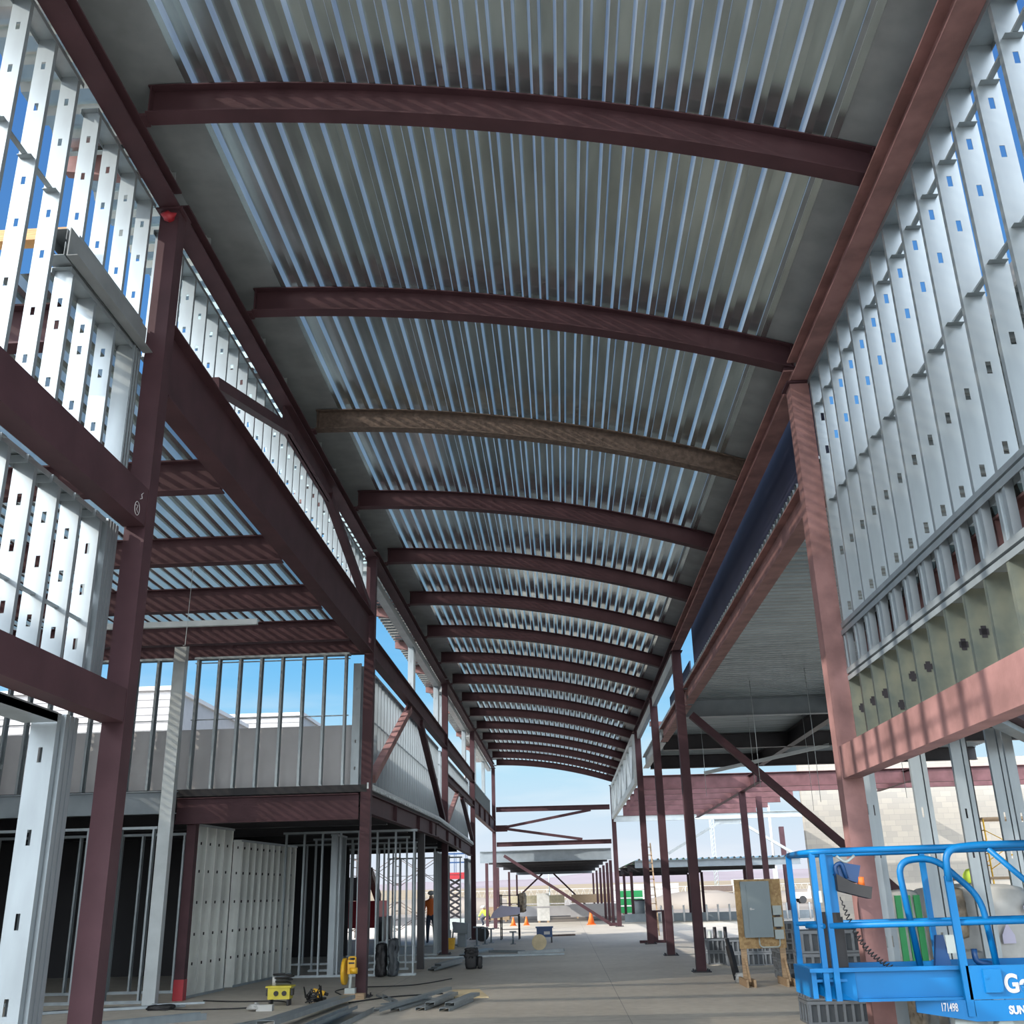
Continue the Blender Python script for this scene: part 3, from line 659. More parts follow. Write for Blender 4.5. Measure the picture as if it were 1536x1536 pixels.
# posts below the beam
for i, (x, y, w2) in enumerate([(2.93, 10.55, 0), (3.03, 10.7, 0), (3.67, 11.2, 1), (4.26, 11.6, 1), (4.98, 12.4, 1), (5.25, 12.6, 0)]):
    b = cstud(MB(), (0, 0), (1, 0), EY, 0.11, 0.05, 0.0, 3.3, (1.1, 1.9, 2.3), 0.02, 0.10)
    if w2: cstud(b, (0.125, 0.0), (0, 1), (1, 0), 0.10, 0.045, 0.0, 3.3)
    o = b.build('jamb_stud', M['galv']); o.location = (x, y, 0)
    tag(o, 'galvanized jamb stud below the sunlit maroon beam behind the lift, %s from the lift column' % od(i), 'stud', 'jamb studs behind the lift')
for i, (x, y) in enumerate([(3.47, 12.2), (5.35, 14.2)]):
    column('slender_post', x, y, 0, 3.55, 0.13, 'slender black post behind the lift and the jamb studs, %s from the lift column' % od(i), 'black', plate=False, group='black posts')
b = MB(); b.ibeam((4.05, 9.9, 3.28), (7.0, 14.4, 3.28), 0.24, 0.14)
o = b.build('skew_beam', M['primer'], org=(4.05, 9.9, 3.28)); tag(o, 'dark maroon beam running off askew above the jamb studs behind the lift', 'beam')
b = MB(); b.bar((3.95, 9.95, 3.12), (6.9, 14.45, 3.12), 0.15, 0.06)
tag(b.build('skew_track', M['galv'], org=(3.95, 9.95, 3.1)), 'galvanized track under the askew maroon beam behind the lift', 'track')

# --- near wall of the high side, with lumber
wall_panel('stud_wall', (-3.72, 3.3, 0), EY, 9, 0.392, 0.14, 0.042, 5.02, 7.96, 'bright full height stud panel at the frame edge, lumber laid across it', holes=(5.35, 5.75, 6.25, 6.62, 7.3, 7.7), bridge=(6.83,), start=0.0, face=(-1, 0), hw=0.032, hh=0.07, tracks=(True, True), clips=True)
wall_panel('stud_wall', (-3.72, 6.85, 0), EY, 4, 0.392, 0.14, 0.042, 6.64, 7.96, 'short bright studs standing on the wall header beside the nearest column', holes=(7.3, 7.68, 6.9), start=0.0, face=(-1, 0), hw=0.032, hh=0.07)
r = empty('wall_header', (-3.74, 6.62, 6.36), 'dark galvanized box header beside the nearest column, open end towards the camera', 'header')
b = MB(); channel(b, (-0.06, 0, 0.01), (-0.06, 1.55, 0.01), 0.16, 0.12, (0,0,1)); b.build('lower_track', M['galv'], r)
b = MB(); channel(b, (-0.06, 0, 0.25), (-0.06, 1.55, 0.25), 0.16, 0.10, (0,0,-1)); b.box(0.04, 0.05, 0.0, 1.55, 0.0, 0.26); b.box(0.05, 0.13, 0.0, 1.55, 0.0, 0.006); b.build('header_box', M['flat'], r)
wall_panel('stud_wall', (-3.72, 6.80, 0), EY, 4, 0.40, 0.15, 0.042, 5.03, 6.34, 'bright cripple studs hanging below the dark box header', holes=(5.35, 5.85, 6.05), start=0.0, face=(-1, 0), hw=0.036, hh=0.08)
b = MB()
for k in range(3): cstud(b, (-3.70, 7.98+0.055*k), (-1, 0), EY, 0.15, 0.045, 5.03, 6.34)
for k in range(3): b.box(-3.70, -3.694, 7.99+0.055*k, 8.0+0.055*k, 5.03, 6.34)
tag(b.build('built_up_jamb', M['galv'], org=(-3.7, 8, 5.03)), 'built up jamb of nested studs against the nearest column, above the upper ledger', 'jamb')
b = MB(); b.box(-3.70, -3.51, 2.2, 8.175, 4.66, 5.0); o = b.build('ledger_beam', M['primer'], org=(-3.6, 5, 4.83))
ch = MB(); ch.tube([(0.093+0.0, 2.98+0.05*math.cos(a*0.4), -0.08+0.06*math.sin(a*0.4)) for a in range(17)], 0.003, 4); ch.tube([(0.093, 2.95, -0.06), (0.093, 2.99, -0.05), (0.093, 2.97, -0.09), (0.093, 3.0, -0.11)], 0.003, 4); ch.tube([(0.093, 3.02, 0.02), (0.093, 3.06, 0.04), (0.093, 3.04, 0.07), (0.093, 3.08, 0.10)], 0.003, 4); ch.build('chalk_mark', M['white'], o)
tag(o, 'maroon ledger beam meeting the nearest column high up, chalk marks at its end', 'beam', 'ledger beams')
b = MB(); b.box(-3.70, -3.51, 2.2, 8.175, 2.98, 3.25); o = b.build('ledger_beam', M['primer'], org=(-3.6, 5, 3.1)); tag(o, 'maroon ledger beam meeting the nearest column lower down, above the open doorway', 'beam', 'ledger beams')
wall_panel('stud_wall', (-3.74, 5.2, 0), EY, 8, 0.375, 0.16, 0.042, 3.27, 4.64, 'bright stud panel between the two maroon ledger beams, sun streaked', holes=(3.55, 4.0, 4.35), start=0.0, face=(-1, 0), hw=0.034, hh=0.09, bridge=(3.75,), clips=False)
b = MB()
for k in range(4): cstud(b, (-3.72, 7.93+0.055*k), (-1, 0), EY, 0.15, 0.045, 3.26, 4.65)
tag(b.build('built_up_jamb', M['galv'], org=(-3.7, 8, 3.26)), 'built up jamb of nested studs against the nearest column, between the two ledgers', 'jamb')
for k in range(7):
    b = MB(); b.box(-3.86, -3.71, 0.0, 0.07, 0, 0.012); b.box(-3.86, -3.71, 0.0, 0.006, -0.05, 0)
    o = b.build('clip_angle', M['galv'], org=(-3.78, 0, 0)); o.location = (-3.78, 5.42+0.375*k, 4.62)
    tag(o, 'small bright clip angle under the upper ledger beam at a stud head', 'clip', 'clip angles under the upper ledger')
r = empty('jamb_post', (-3.78, 7.62, 0), 'wide bright jamb stud with four slots standing beside the nearest column', 'jamb')
cstud(MB(), (0, 0), (-1, 0), EY, 0.20, 0.06, 0.0, 2.97, (0.95, 1.5, 2.07, 2.66), 0.032, 0.11).build('stud', M['galv'], r)
b = MB()
for k in range(3): cstud(b, (0.03, 0.075+0.075*k), (-1, 0), EY, 0.17, 0.06, 0.0, 2.97)
b.build('nested_stud', M['galv'], r)
b = MB(); channel(b, (-3.9, 4.2, 2.90), (-3.9, 7.6, 2.90), 0.26, 0.06, (0,0,1)); b.box(-3.78, -3.77, 4.2, 7.6, 2.90, 2.97)
tag(b.build('head_track', M['galv'], org=(-3.9, 6, 2.9)), 'galvanized head track over the open doorway at the frame edge', 'track')
wall_panel('stud_wall', (-7.6, 10.6, 0), EX, 5, 0.41, 0.15, 0.05, 0.02, 3.0, 'grey green studs of a cross wall glimpsed through the doorway at the frame edge', 'galv', start=0.0, face=(0, 1), bridge=(2.62,), clips=False, group=None)
b = MB(); b.box(-5.9, -3.93, 7.02, 7.14, 6.82, 6.93)
tag(b.build('lumber_beam', M['lumber'], org=(-4.9, 7.1, 6.9)), 'orange laminated lumber beam poking out above the dark wall header', 'lumber')

# --- bright clerestory studs over the side roof
wall_panel('stud_wall', (-3.74, 8.5, 0), EY, 28, 0.392, 0.14, 0.042, 6.52, 7.96, 'long row of bright studs above the deep girder, behind the upper chevron brace', holes=(6.85, 7.3, 7.7), start=0.05, face=(-1, 0), hw=0.032, hh=0.07)

# --- upper storey: window wall across, and hall side walls
wall_panel('stud_wall', (-7.0, 19.42, 0), EX, 8, 0.415, 0.15, 0.045, 3.46, 6.08, 'upper storey stud wall with open sky between its studs, grey board behind its foot', start=0.0, face=(0, 1), bridge=(4.88, 5.98), clips=False)
wall_panel('stud_wall', (-13.6, 19.42, 0), EX, 16, 0.415, 0.15, 0.045, 3.46, 6.08, 'upper storey stud wall beyond the pale grey post, siding showing behind', start=0.0, face=(0, 1), bridge=(4.88,), clips=False)
s0 = None
for k in range(9):
    b = MB(); b.box(0, 0.05, -0.02, 0.0, 0, 0.13); b.box(0, 0.05, -0.02, 0.05, -0.004, 0)
    if s0 is None: s0 = o = b.build('base_clip', M['galv'])
    else: o = s0.copy(); COL.objects.link(o)
    o.location = (-7.05+0.415*k+0.07, 19.41, 3.465)
    tag(o, 'small base clip at a stud foot on the upper floor edge', 'clip', 'base clips of the window wall')
b = MB()
for k in range(4): cstud(b, (-3.80, 19.6+0.28*k), (-1, 0), EY, 0.15, 0.05, 3.6, 5.9, (3.9, 4.4, 4.9, 5.4), 0.03, 0.06)
tag(b.build('corner_studs', M['galv'], org=(-3.8, 19.6, 3.6)), 'dark cluster of corner studs behind the chop saw column on the upper floor', 'stud')
wall_panel('stud_wall', (-3.76, 20.9, 0), EY, 29, 0.40, 0.14, 0.045, 3.62, 5.93, 'ribbed upper storey stud wall behind the big chevron brace', start=0.0, face=(-1, 0), bridge=(5.0,), clips=False)
wall_panel('stud_wall', (-3.76, 32.8, 0), EY, 25, 0.40, 0.14, 0.045, 3.62, 5.90, 'ribbed upper storey stud wall in the third bay behind the small chevron', start=0.0, face=(-1, 0), bridge=(5.5,), clips=False)
b = MB(); b.box(-3.96, -3.92, 43.0, 55.8, 5.35, 6.25); struct('wall_upper_sheathing_far', b, M['board'])
wall_panel('stud_wall', (-3.76, 43.1, 0), EY, 32, 0.40, 0.14, 0.045, 5.34, 6.25, 'low ribbed sill wall in the far open bay above the bolted girder', start=0.0, face=(-1, 0), clips=False)
# clerestory posts and light headers under the eave
for i, (y0, y1) in enumerate(((19.6, 32.4), (32.8, 42.6), (43.0, 55.8))):
    b = MB(); b.box(-3.90, -3.72, y0, y1, 7.78, 7.94); tag(b.build('light_header', M['greylight'], org=(-3.8, y0, 7.86)), 'pale header under the eave over clerestory openings, %s bay past the chop saw column' % od(i), 'header', 'clerestory headers')
for i, y in enumerate((19.75, 26.4, 31.9, 33.2, 41.2, 46.0, 51.5)):
    b = MB()
    for k in range(3): cstud(b, (-3.74, y+0.16*k), (-1, 0), EY, 0.15, 0.05, 6.37 if y < 43 else 6.26, 7.78, (6.8, 7.4), 0.03, 0.06)
    tag(b.build('mullion_studs', M['galv'], org=(-3.74, y, 6.4)), 'bright cluster of studs between the clerestory openings, %s from the chop saw column' % od(i), 'stud', 'clerestory mullions')
b = MB(); deck_along_x(b, deck_profile(1.5, 56.0, lambda y: 8.30, 0.3, 0.08, 0.03, 0.07), -4.5, -3.76); struct('ceiling_overhang', b, [M['deckm'], M['deckm']])
for i, y in enumerate((7.75, 12.0, 16.5, 21.5, 24.3, 27.9, 31.2, 34.6, 38.6, 45.0, 49.5)):
    b = MB(); b.prism([(-4.48, y, 8.29), (-4.48, y, 8.12), (-3.92, y, 8.02), (-3.92, y, 8.29)], (0, 0.1, 0))
    tag(b.build('outrigger_bracket', M['primer_sunlit'], org=(-4.5, y, 8.1)), 'sunlit maroon outrigger under the outer overhang, %s counted from the camera' % od(i), 'bracket', 'overhang outriggers')

# --- pale truss panel on the low side near the far end
r = empty('truss_panel', (2.60, 36.6, 0), 'light grey framed truss panel hanging under the low eave near the far end', 'truss')
b = MB(); b.bar((0, 0, 6.70), (0, 18, 6.70), 0.12, 0.16); b.build('top_chord', M['greylight'], r)
b = MB(); b.bar((0, 0, 5.20), (0, 18, 5.20), 0.14, 0.22); b.build('bottom_chord', M['greylight'], r)
for k in range(10):
    b = MB(); b.bar((0, 0.06+2.0*k if k < 9 else 17.9, 5.31), (0, 0.06+2.0*k if k < 9 else 17.9, 6.62), 0.12, 0.12, (0,1,0)); b.build('vertical_strut', M['greylight'], r)
for k in range(9):
    b = MB(); b.bar((0, 0.12+2.0*k, 5.33 if k % 2 else 6.60), (0, 1.9+2.0*k, 6.60 if k % 2 else 5.33), 0.07, 0.07, (1,0,0)); b.build('diagonal_strut', M['greylight'], r)
for i, (y0, y1) in enumerate(((23.7, 29.4), (29.8, 35.9))):
    b = MB(); b.box(2.68, 2.80, y0, y1, 6.52, 6.775)
    tag(b.build('light_header', M['greylight'], org=(2.74, y0, 6.6)), 'pale metal header under the low eave, %s bay past the lone column' % od(i), 'header', 'pale headers under the low eave')
b = MB(); b.bar((2.75, 31.5, 6.35), (3.9, 31.5, 6.3), 0.12, 0.14); tag(b.build('stub_beam', M['primer_sunlit'], org=(2.75, 31.5, 6.3)), 'short stub beam bridging the gap above the light grey girder', 'beam')

# --- ground floor partitions of the side wing
H0 = 3.0
def part_wall(base, e, n, pitch, label, w=0.09, z1=2.95, holes=(), m='galv', face=None, tr=(True, True), skip=(), bridge=(), hw=0.03, hh=0.05, fl=0.035):
    return wall_panel('partition_frame', base, e, n, pitch, w, fl, 0.006, z1, label, m, holes, hw, hh, None, tr, bridge, skip, 0.0, face, cat='partition', clips=False)
hp = (0.55, 1.05, 1.6, 2.15, 2.65)
dv = Vector((0.10, 1.0)).normalized(); dv = (dv.x, dv.y)
part_wall((-7.02, 19.75, 0), dv, 5, 0.41, 'bright partition with round punched holes beside the inner maroon column', 0.19, 2.98, hp, 'galv_lit', face=(1, 0))
part_wall((-6.86, 22.1, 0), dv, 10, 0.36, 'bright punched partition continuing behind the yellow outlet box', 0.19, 2.80, hp, 'galv_lit', face=(1, 0))
part_wall((-6.35, 24.3, 0), EX, 8, 0.42, 'open stud partition facing the camera behind the yellow outlet box', 0.09, 3.05, face=(0, 1))
part_wall((-13.4, 19.0, 0), EX, 11, 0.60, 'dim stud partition in the dark bay behind the nearest column', 0.09, 2.9, face=(0, 1))
part_wall((-13.0, 21.0, 0), EX, 14, 0.42, 'second dim stud partition deeper in the dark bay behind the pale grey post', 0.09, 2.9, face=(0, 1))
part_wall((-6.1, 26.2, 0), EX, 6, 0.45, 'open stud partition one row behind the black post', 0.09, 3.0, face=(0, 1))
part_wall((-8.2, 28.8, 0), EX, 11, 0.42, 'open stud partition deep in the side wing, two rows behind the black post', 0.09, 3.0, face=(0, 1))
part_wall((-5.33, 24.52, 0), EY, 3, 0.5, 'partition running deep into the side wing behind the chop saw', 0.14, 3.0, face=(1, 0))
part_wall((-6.4, 32.2, 0), EX, 7, 0.42, 'thin stud partition beside the yellow bin column', 0.09, 3.0, face=(0, 1))
part_wall((-6.2, 38.0, 0), EX, 7, 0.42, 'far thin stud partition in front of the red telehandler', 0.09, 2.9, face=(0, 1), bridge=(2.3,))
part_wall((-3.9, 33.2, 0), EY, 9, 0.45, 'studs lined up between the last two dark columns', 0.12, 2.9, face=(-1, 0))
part_wall((-4.0, 43.2, 0), EY, 5, 0.45, 'bright stud cluster beyond the last dark column', 0.15, 3.0, face=(1, 0))
b = MB(); b.box(-6.7, -4.22, 13.97, 14.03, 5.28, 5.335); b.box(-6.7, -4.22, 13.97, 13.975, 5.335, 5.36)
tag(b.build('hanging_strut', M['greylight'], org=(-5.5, 14, 5.3)), 'long pale metal strut hanging level beneath the side roof', 'strut')
for i, x in enumerate((-5.85, -5.2)):
    b = MB(); b.tube([(x, 13.95, 6.38), (x-0.02, 13.95, 5.0), (x-0.05, 13.95, 3.9 if i == 0 else 5.0)], 0.005, 5)
    tag(b.build('hanger_wire', M['greylight'], org=(x, 14, 5)), 'thin wire hanging from the side roof past the level strut', 'wire', 'wires under the side roof')
# pale buildings beyond the side wing
def siding_building(name, x0, x1, y0, y1, h, label):
    b = MB(); b.box(x0, x1, y0, y1, 0, h); o = b.build('wall', M['siding'])
    r = empty(name, (x0, y0, 0), label, 'building'); o.parent = r; o.location = (-x0, -y0, 0)
    p = MB()
    for k in range(int(h/0.45)): p.box(0.0, x1-x0, -0.05, -0.001, k*0.45+0.38, k*0.45+0.43)
    p.build('siding_rib', M['siding'], r)
    q = MB(); q.box(-0.15, x1-x0+0.15, -0.2, y1-y0, h+0.002, h+0.25); q.build('coping', M['white'], r)
siding_building('distant_building', -40, -22.9, 60, 75, 13.5, 'white ribbed siding building seen past the pale grey post')
siding_building('distant_building', -34, -19.6, 78, 90, 14.8, 'lower white roofed building peeking over the grey knee wall')

b = MB(); b.box(-26, -14.5, -14, 7.6, 0, 10.4); struct('wall_sun_block', b, M['siding'])  # added mass that keeps direct sun off the hall floor
# ------------------------------------------------------------------ things on the slab
def text(name, body, size, loc, rot, m, parent, ext=0.002, shear=0.0, bold=0.0, sx=1.0):
    c = bpy.data.curves.new(name, 'FONT'); c.body = body; c.size = size; c.extrude = ext; c.shear = shear; c.offset = bold
    o = bpy.data.objects.new(name, c); COL.objects.link(o); c.materials.append(m)
    me = bpy.data.meshes.new_from_object(o); bpy.data.objects.remove(o)
    if sx != 1.0: me.transform(Matrix.Diagonal((sx, 1, 1, 1)))
    o = bpy.data.objects.new(name, me); COL.objects.link(o)
    o.location = loc; o.rotation_euler = rot; o.parent = parent; return o
def round_path(pts, r=0.08, n=5):
    out = [Vector(pts[0])]
    for i in range(1, len(pts)-1):
        p = Vector(pts[i]); a = (Vector(pts[i-1])-p); c = (Vector(pts[i+1])-p)
        ra = min(r, a.length*0.45, c.length*0.45); a = p+a.normalized()*ra; c = p+c.normalized()*ra
        for k in range(n+1):
            t = k/n; out.append(a*(1-t)**2 + p*2*t*(1-t) + c*t*t)
    out.append(Vector(pts[-1])); return out

# --- blue scissor lift
def lift():
    x0, yf, yb = 2.02, 9.12, 9.84
    r = empty('scissor_lift', (3.3, 9.5, 0), 'blue scissor lift with extended guardrail platform, white lettering on its side', 'scissor lift')
    def add(mb, name, m, par=None):
        o = mb.build(name, M[m]); o.parent = par or r
        o.location = (-3.3, -9.5, 0) if par is None else (0, 0, 0); return o
    B = 'blue'; XE = 4.6
    # platform: extension pan and main pan
    b = MB()
    b.box(2.30, 3.28, yf+0.045, yf+0.05, 0.755, 0.955); b.box(2.30, 3.28, yf, yf+0.05, 0.955, 0.985); b.box(2.30, 3.28, yf, yf+0.05, 0.735, 0.757)
    b.prism([(2.0, yf+0.25, 0.74), (2.10, yf+0.02, 0.74), (2.32, yf, 0.74), (2.32, yf, 0.98), (2.10, yf+0.02, 0.98), (2.0, yf+0.25, 0.98)][:0] or [(1.98, yf+0.22, 0.80), (2.08, yf+0.02, 0.76), (2.30, yf+0.02, 0.74), (2.30, yf+0.02, 0.955), (1.98, yf+0.22, 0.955)], (0, 0.012, 0))
    b.box(1.94, 2.30, yf-0.005, yf+0.06, 0.955, 0.985); b.box(1.96, 2.0, yf+0.05, yb, 0.76, 0.98); b.box(2.0, 3.28, yb-0.04, yb, 0.76, 0.98)
    b.box(2.0, 3.3, yf+0.055, yb-0.045, 0.88, 0.90)
    add(b, 'extension_deck', B)
    b = MB(); b.box(3.16, XE, yf-0.05, yf-0.02, 0.74, 0.985); b.box(3.16, XE, yf-0.02, yb+0.04, 0.86, 0.87); b.box(3.16, XE, yb+0.02, yb+0.05, 0.76, 0.985)
    add(b, 'main_deck', B)
    b = MB(); b.prism([(2.78, yf+0.12, 0.64), (2.78, yf+0.12, 0.74), (3.18, yf-0.05, 0.735), (3.18, yf-0.05, 0.585)], (0, 0.02, 0)); b.box(3.18, XE, yf-0.05, yf-0.03, 0.585, 0.735)
    side = add(b, 'chassis_skirt', B)
    # guardrails
    T = 0.024
    b = MB(); b.tube(round_path([(2.02, yb, 1.87), (2.00, yf+0.14, 1.87), (2.08, yf, 1.875), (2.3, yf, 1.88), (3.0, yf, 1.885), (XE, yf-0.03, 1.89)], 0.06), T, 8); b.tube([(2.02, yb, 1.87), (XE, yb, 1.89)], T, 8); add(b, 'top_rail', B)
    b = MB(); b.tube([(2.14, yf, 1.30), (XE, yf-0.02, 1.31)], T, 8); b.tube([(1.98, yf+0.12, 1.30), (2.1, yf, 1.30)], 0.02, 8); b.tube([(2.02, yb, 1.30), (XE, yb, 1.31)], 0.02, 8); add(b, 'mid_rail', B)
    for i, (xa, xb_, y) in enumerate(((2.07, 2.055, yf+0.02), (2.15, 2.16, yf), (2.02, 2.02, yb), (3.2, 3.2, yb), (4.3, 4.3, yb))):
        b = MB(); b.box(xa-0.022, xa+0.022, y-0.012, y+0.03, 0.745 if i < 2 else 0.98, 1.865); add(b, 'post', B)
    b = MB(); b.box(2.17, 2.19, yf+0.02, yf+0.20, 1.40, 1.85); b.box(2.17, 2.25, yf+0.05, yf+0.06, 1.40, 1.85); add(b, 'post_web_plate', B)
    b = MB(); b.box(2.085, 2.105, yf-0.012, yf+0.0, 1.48, 1.57); add(b, 'latch', 'boxgrey')
    # entry loop at the back of the extension, and the big front loop
    b = MB(); b.tube(round_path([(3.0, yb-0.15, 0.92), (2.93, yb-0.15, 1.80), (3.26, yb-0.15, 1.82), (3.60, yb-0.15, 1.48), (3.64, yb-0.15, 0.92)], 0.14), T*1.2, 8); add(b, 'entry_loop_rail', B)
    b = MB(); b.bar((3.155, yf-0.035, 0.62), (3.14, yf-0.035, 1.66), 0.06, 0.03, (0, 1, 0)); b.tube(round_path([(3.14, yf-0.035, 1.62), (3.15, yf-0.035, 1.87), (3.4, yf-0.035, 1.895), (XE, yf-0.035, 1.90)], 0.16, 7), T*1.25, 8); add(b, 'front_loop_rail', B)
    b = MB(); b.tube([(3.5, yf-0.03, 1.87), (4.05, yf-0.03, 1.32)], T, 8); add(b, 'diagonal_rail', B)
    b = MB(); b.prism([(3.03, yf+0.3, 0.9), (3.08, yf+0.3, 1.20), (3.14, yf+0.3, 1.20), (3.18, yf+0.3, 0.9)], (0, 0.05, 0)); add(b, 'bracket', 'bluedark')
    b = MB(); b.box(3.15, 3.22, yf+0.28, yf+0.29, 1.06, 1.20); add(b, 'placard', 'boxgrey')
    b = MB(); b.tube(round_path([(3.30, yf+0.1, 1.10), (3.30, yf+0.1, 1.0), (3.42, yf+0.1, 0.98)], 0.08), 0.025, 8); add(b, 'hook', 'bluedark')
    b = MB(); b.box(3.28, 3.42, yf-0.075, yf-0.05, 0.79, 0.96); b.cyl((3.30, yf-0.08, 0.90), (3.30, yf-0.06, 0.90), 0.014, 8); b.cyl((3.40, yf-0.08, 0.81), (3.40, yf-0.06, 0.81), 0.014, 8); add(b, 'latch_box', 'blue')
    # control box with its coiled cable
    b = MB(); b.prism([(2.24, yf-0.03, 1.70), (2.24, yf-0.03, 1.57), (2.50, yf-0.03, 1.50), (2.52, yf-0.03, 1.59), (2.38, yf-0.03, 1.62)], (0, 0.16, 0)); cb = add(b, 'control_box', 'rubber')
    b = MB(); b.prism([(2.23, yf+0.02, 1.69), (2.30, yf+0.02, 1.79), (2.46, yf+0.02, 1.76), (2.42, yf+0.02, 1.625)], (0, 0.14, 0)); b.tube(round_path([(2.26, yf, 1.64), (2.24, yf, 1.76), (2.30, yf, 1.79), (2.33, yf, 1.66)], 0.03), 0.018, 6); o = b.build('joystick_guard', M['bluedark']); o.parent = cb
    b = MB(); b.cyl((2.45, yf+0.04, 1.60), (2.45, yf+0.04, 1.67), 0.03, 10); o = b.build('stop_button', M['orange']); o.parent = cb
    b = MB(); b.tube(round_path([(2.27, yf+0.02, 1.84), (2.34, yf+0.02, 1.78), (2.42, yf+0.02, 1.84)], 0.05), 0.012, 6); o = b.build('hanger', M['boxgrey']); o.parent = cb
    pts = []; a, c = Vector((2.26, yf+0.02, 1.52)), Vector((2.74, yf+0.18, 0.93))
    for k in range(160):
        t = k/159; sag = -0.10*math.sin(math.pi*t)
        p = a.lerp(c, t); an = k*0.95; rr = 0.018*min(1, t*6, (1-t)*6)
        pts.append(p+Vector((math.cos(an)*rr-sag*-0.6, math.sin(an)*rr, sag+math.cos(an)*rr*0.6)))
    b = MB(); b.tube(pts, 0.005, 5); add(b, 'coiled_cable', 'rubber')
    b = MB(); b.box(2.14, 2.30, yf+0.25, yf+0.42, 0.92, 1.40); b.box(2.20, 2.33, yf+0.3, yf+0.36, 0.96, 1.36); add(b, 'black_panel', 'rubber')
    # scissor arms and base
    b = MB(); b.bar((3.25, yf+0.12, 0.60), (4.5, yf+0.12, 0.42), 0.05, 0.09); b.bar((3.25, yf+0.2, 0.44), (4.5, yf+0.2, 0.58), 0.05, 0.09); add(b, 'scissor_arm', 'boxgrey')
    b = MB(); b.cyl((3.42, yf+0.0, 0.53), (3.42, yf+0.2, 0.53), 0.07, 14); b.cyl((3.05, yf+0.12, 0.56), (3.3, yf+0.12, 0.55), 0.05, 10); add(b, 'pivot', 'boxgrey')
    b = MB(); b.box(3.3, XE, yf-0.02, yb, 0.12, 0.42); add(b, 'base', 'boxgrey')
    for x in (3.55, 4.4):
        for y in (yf-0.04, yb-0.02):
            b = MB(); b.cyl((x, y-0.05, 0.16), (x, y+0.07, 0.16), 0.16, 20); add(b, 'wheel', 'rubber')
    # lettering
    rx = (math.pi/2, 0, 0)
    text('lettering', 'Ge', 0.185, (3.435-3.3, yf-0.054-9.5, 0.79), rx, M['white'], r, bold=0.006, sx=0.85)
    text('lettering', 'SUNS', 0.08, (3.44-3.3, yf-0.054-9.5, 0.635), rx, M['white'], r, bold=0.003, sx=0.8)
    t = text('lettering', '171498', 0.085, (2.945-3.3, yf+0.036-9.5, 0.655), (math.pi/2, 0, math.atan2(-0.17, 0.40)), M['white'], r, bold=0.001, sx=0.5)
    return r
lift()

# --- goods behind the lift
def soft_box(b, x0, x1, y0, y1, z0, z1, mi=0, bul=0.03, n=6, seed=1):
    """lumpy cushion like block"""
    rnd = random.Random(seed); cx, cy, cz = (x0+x1)/2, (y0+y1)/2, (z0+z1)/2
    bm = bmesh.new(); bmesh.ops.create_cube(bm, size=2); bmesh.ops.subdivide_edges(bm, edges=bm.edges[:], cuts=n, use_grid_fill=True)
    k = len(b.v)
    for v in bm.verts:
        x, y, z = v.co
        d = 1 - 0.06*(x*x*y*y+y*y*z*z+x*x*z*z)
        j = rnd.uniform(-1, 1)*bul
        b.v.append((cx+(x1-x0)/2*x*d+j, cy+(y1-y0)/2*y*d+j*0.6, max(z0, cz+(z1-z0)/2*z*d+j*0.5)))
    bm.verts.index_update()
    for f in bm.faces:
        b.f.append(tuple(k+v.index for v in f.verts)); b.m.append(mi); b.sm.append(True)
    bm.free()
r = empty('wrapped_pallet', (4.28, 12.0, 0), 'tall clear wrapped pallet of boxes behind the lift, a red cup on top', 'pallet')
b = MB(); soft_box(b, -0.40, 0.75, -0.1, 0.8, 0.13, 1.60, bul=0.012, seed=3); b.build('wrapped_load', M['offwhite'], r)
for k in range(3): MB().box(-0.4, 0.75, 0.0+0.3*k, 0.1+0.3*k, 0, 0.12).build('pallet_runner', M['wood'], r)
for (x, z, dx, dz) in ((0.28, 1.0, 0.13, 0.20), (0.28, 0.50, 0.14, 0.18), (0.55, 1.30, 0.2, 0.15)):
    b = MB(); b.prism([(x, -0.15, z), (x+dx, -0.15, z), (x+dx, -0.15, z+dz*0.4), (x+dx/2, -0.15, z+dz), (x, -0.15, z+dz*0.4)], (0, 0.012, 0)); b.build('printed_arrow', M['insul'], r)
b = MB(); soft_box(b, -0.30, -0.05, -0.20, 0.0, 1.05, 1.56, bul=0.012, seed=5); b.build('kraft_roll', M['brownbag'], r)
b = MB(); soft_box(b, -0.22, 0.06, -0.22, -0.02, 0.14, 0.95, bul=0.012, seed=6); b.build('plastic_bundle', M['offwhite'], r)
r = empty('insulation_bag', (3.50, 11.55, 0), 'green and white striped bags stacked on end behind the lift', 'bag')
b = MB(); soft_box(b, -0.16, 0.16, -0.12, 0.3, 0.80, 1.56, bul=0.012, seed=7)
b.build('wrapping', M['offwhite'], r)
b = MB(); soft_box(b, -0.16, 0.16, -0.12, 0.3, 0.02, 0.78, bul=0.012, seed=8); b.build('lower_wrapping', M['offwhite'], r)
for k in range(3): MB().box(-0.125+0.095*k, -0.065+0.095*k, -0.145, -0.115, 0.86, 1.50).build('printed_stripe', M['green'], r)
b = MB(); b.cyl((4.05, 12.05, 1.59), (4.05, 12.05, 1.71), 0.035, 14, r2=0.045); cup = b.build('paper_cup', M['red'], org=(4.05, 12.05, 1.59)); tag(cup, 'red paper cup with a white lid on top of the wrapped pallet', 'cup')
b = MB(); b.cyl((0, 0, 0.121), (0, 0, 0.135), 0.05, 14); b.build('lid', M['white'], cup)
b = MB(); soft_box(b, 4.80, 5.35, 13.2, 13.6, 0.02, 1.55, bul=0.01, seed=9); tag(b.build('wrapped_stack', M['insul'], org=(5, 13.4, 0)), 'pale blue wrapped stack at the frame edge behind the lift', 'stack')
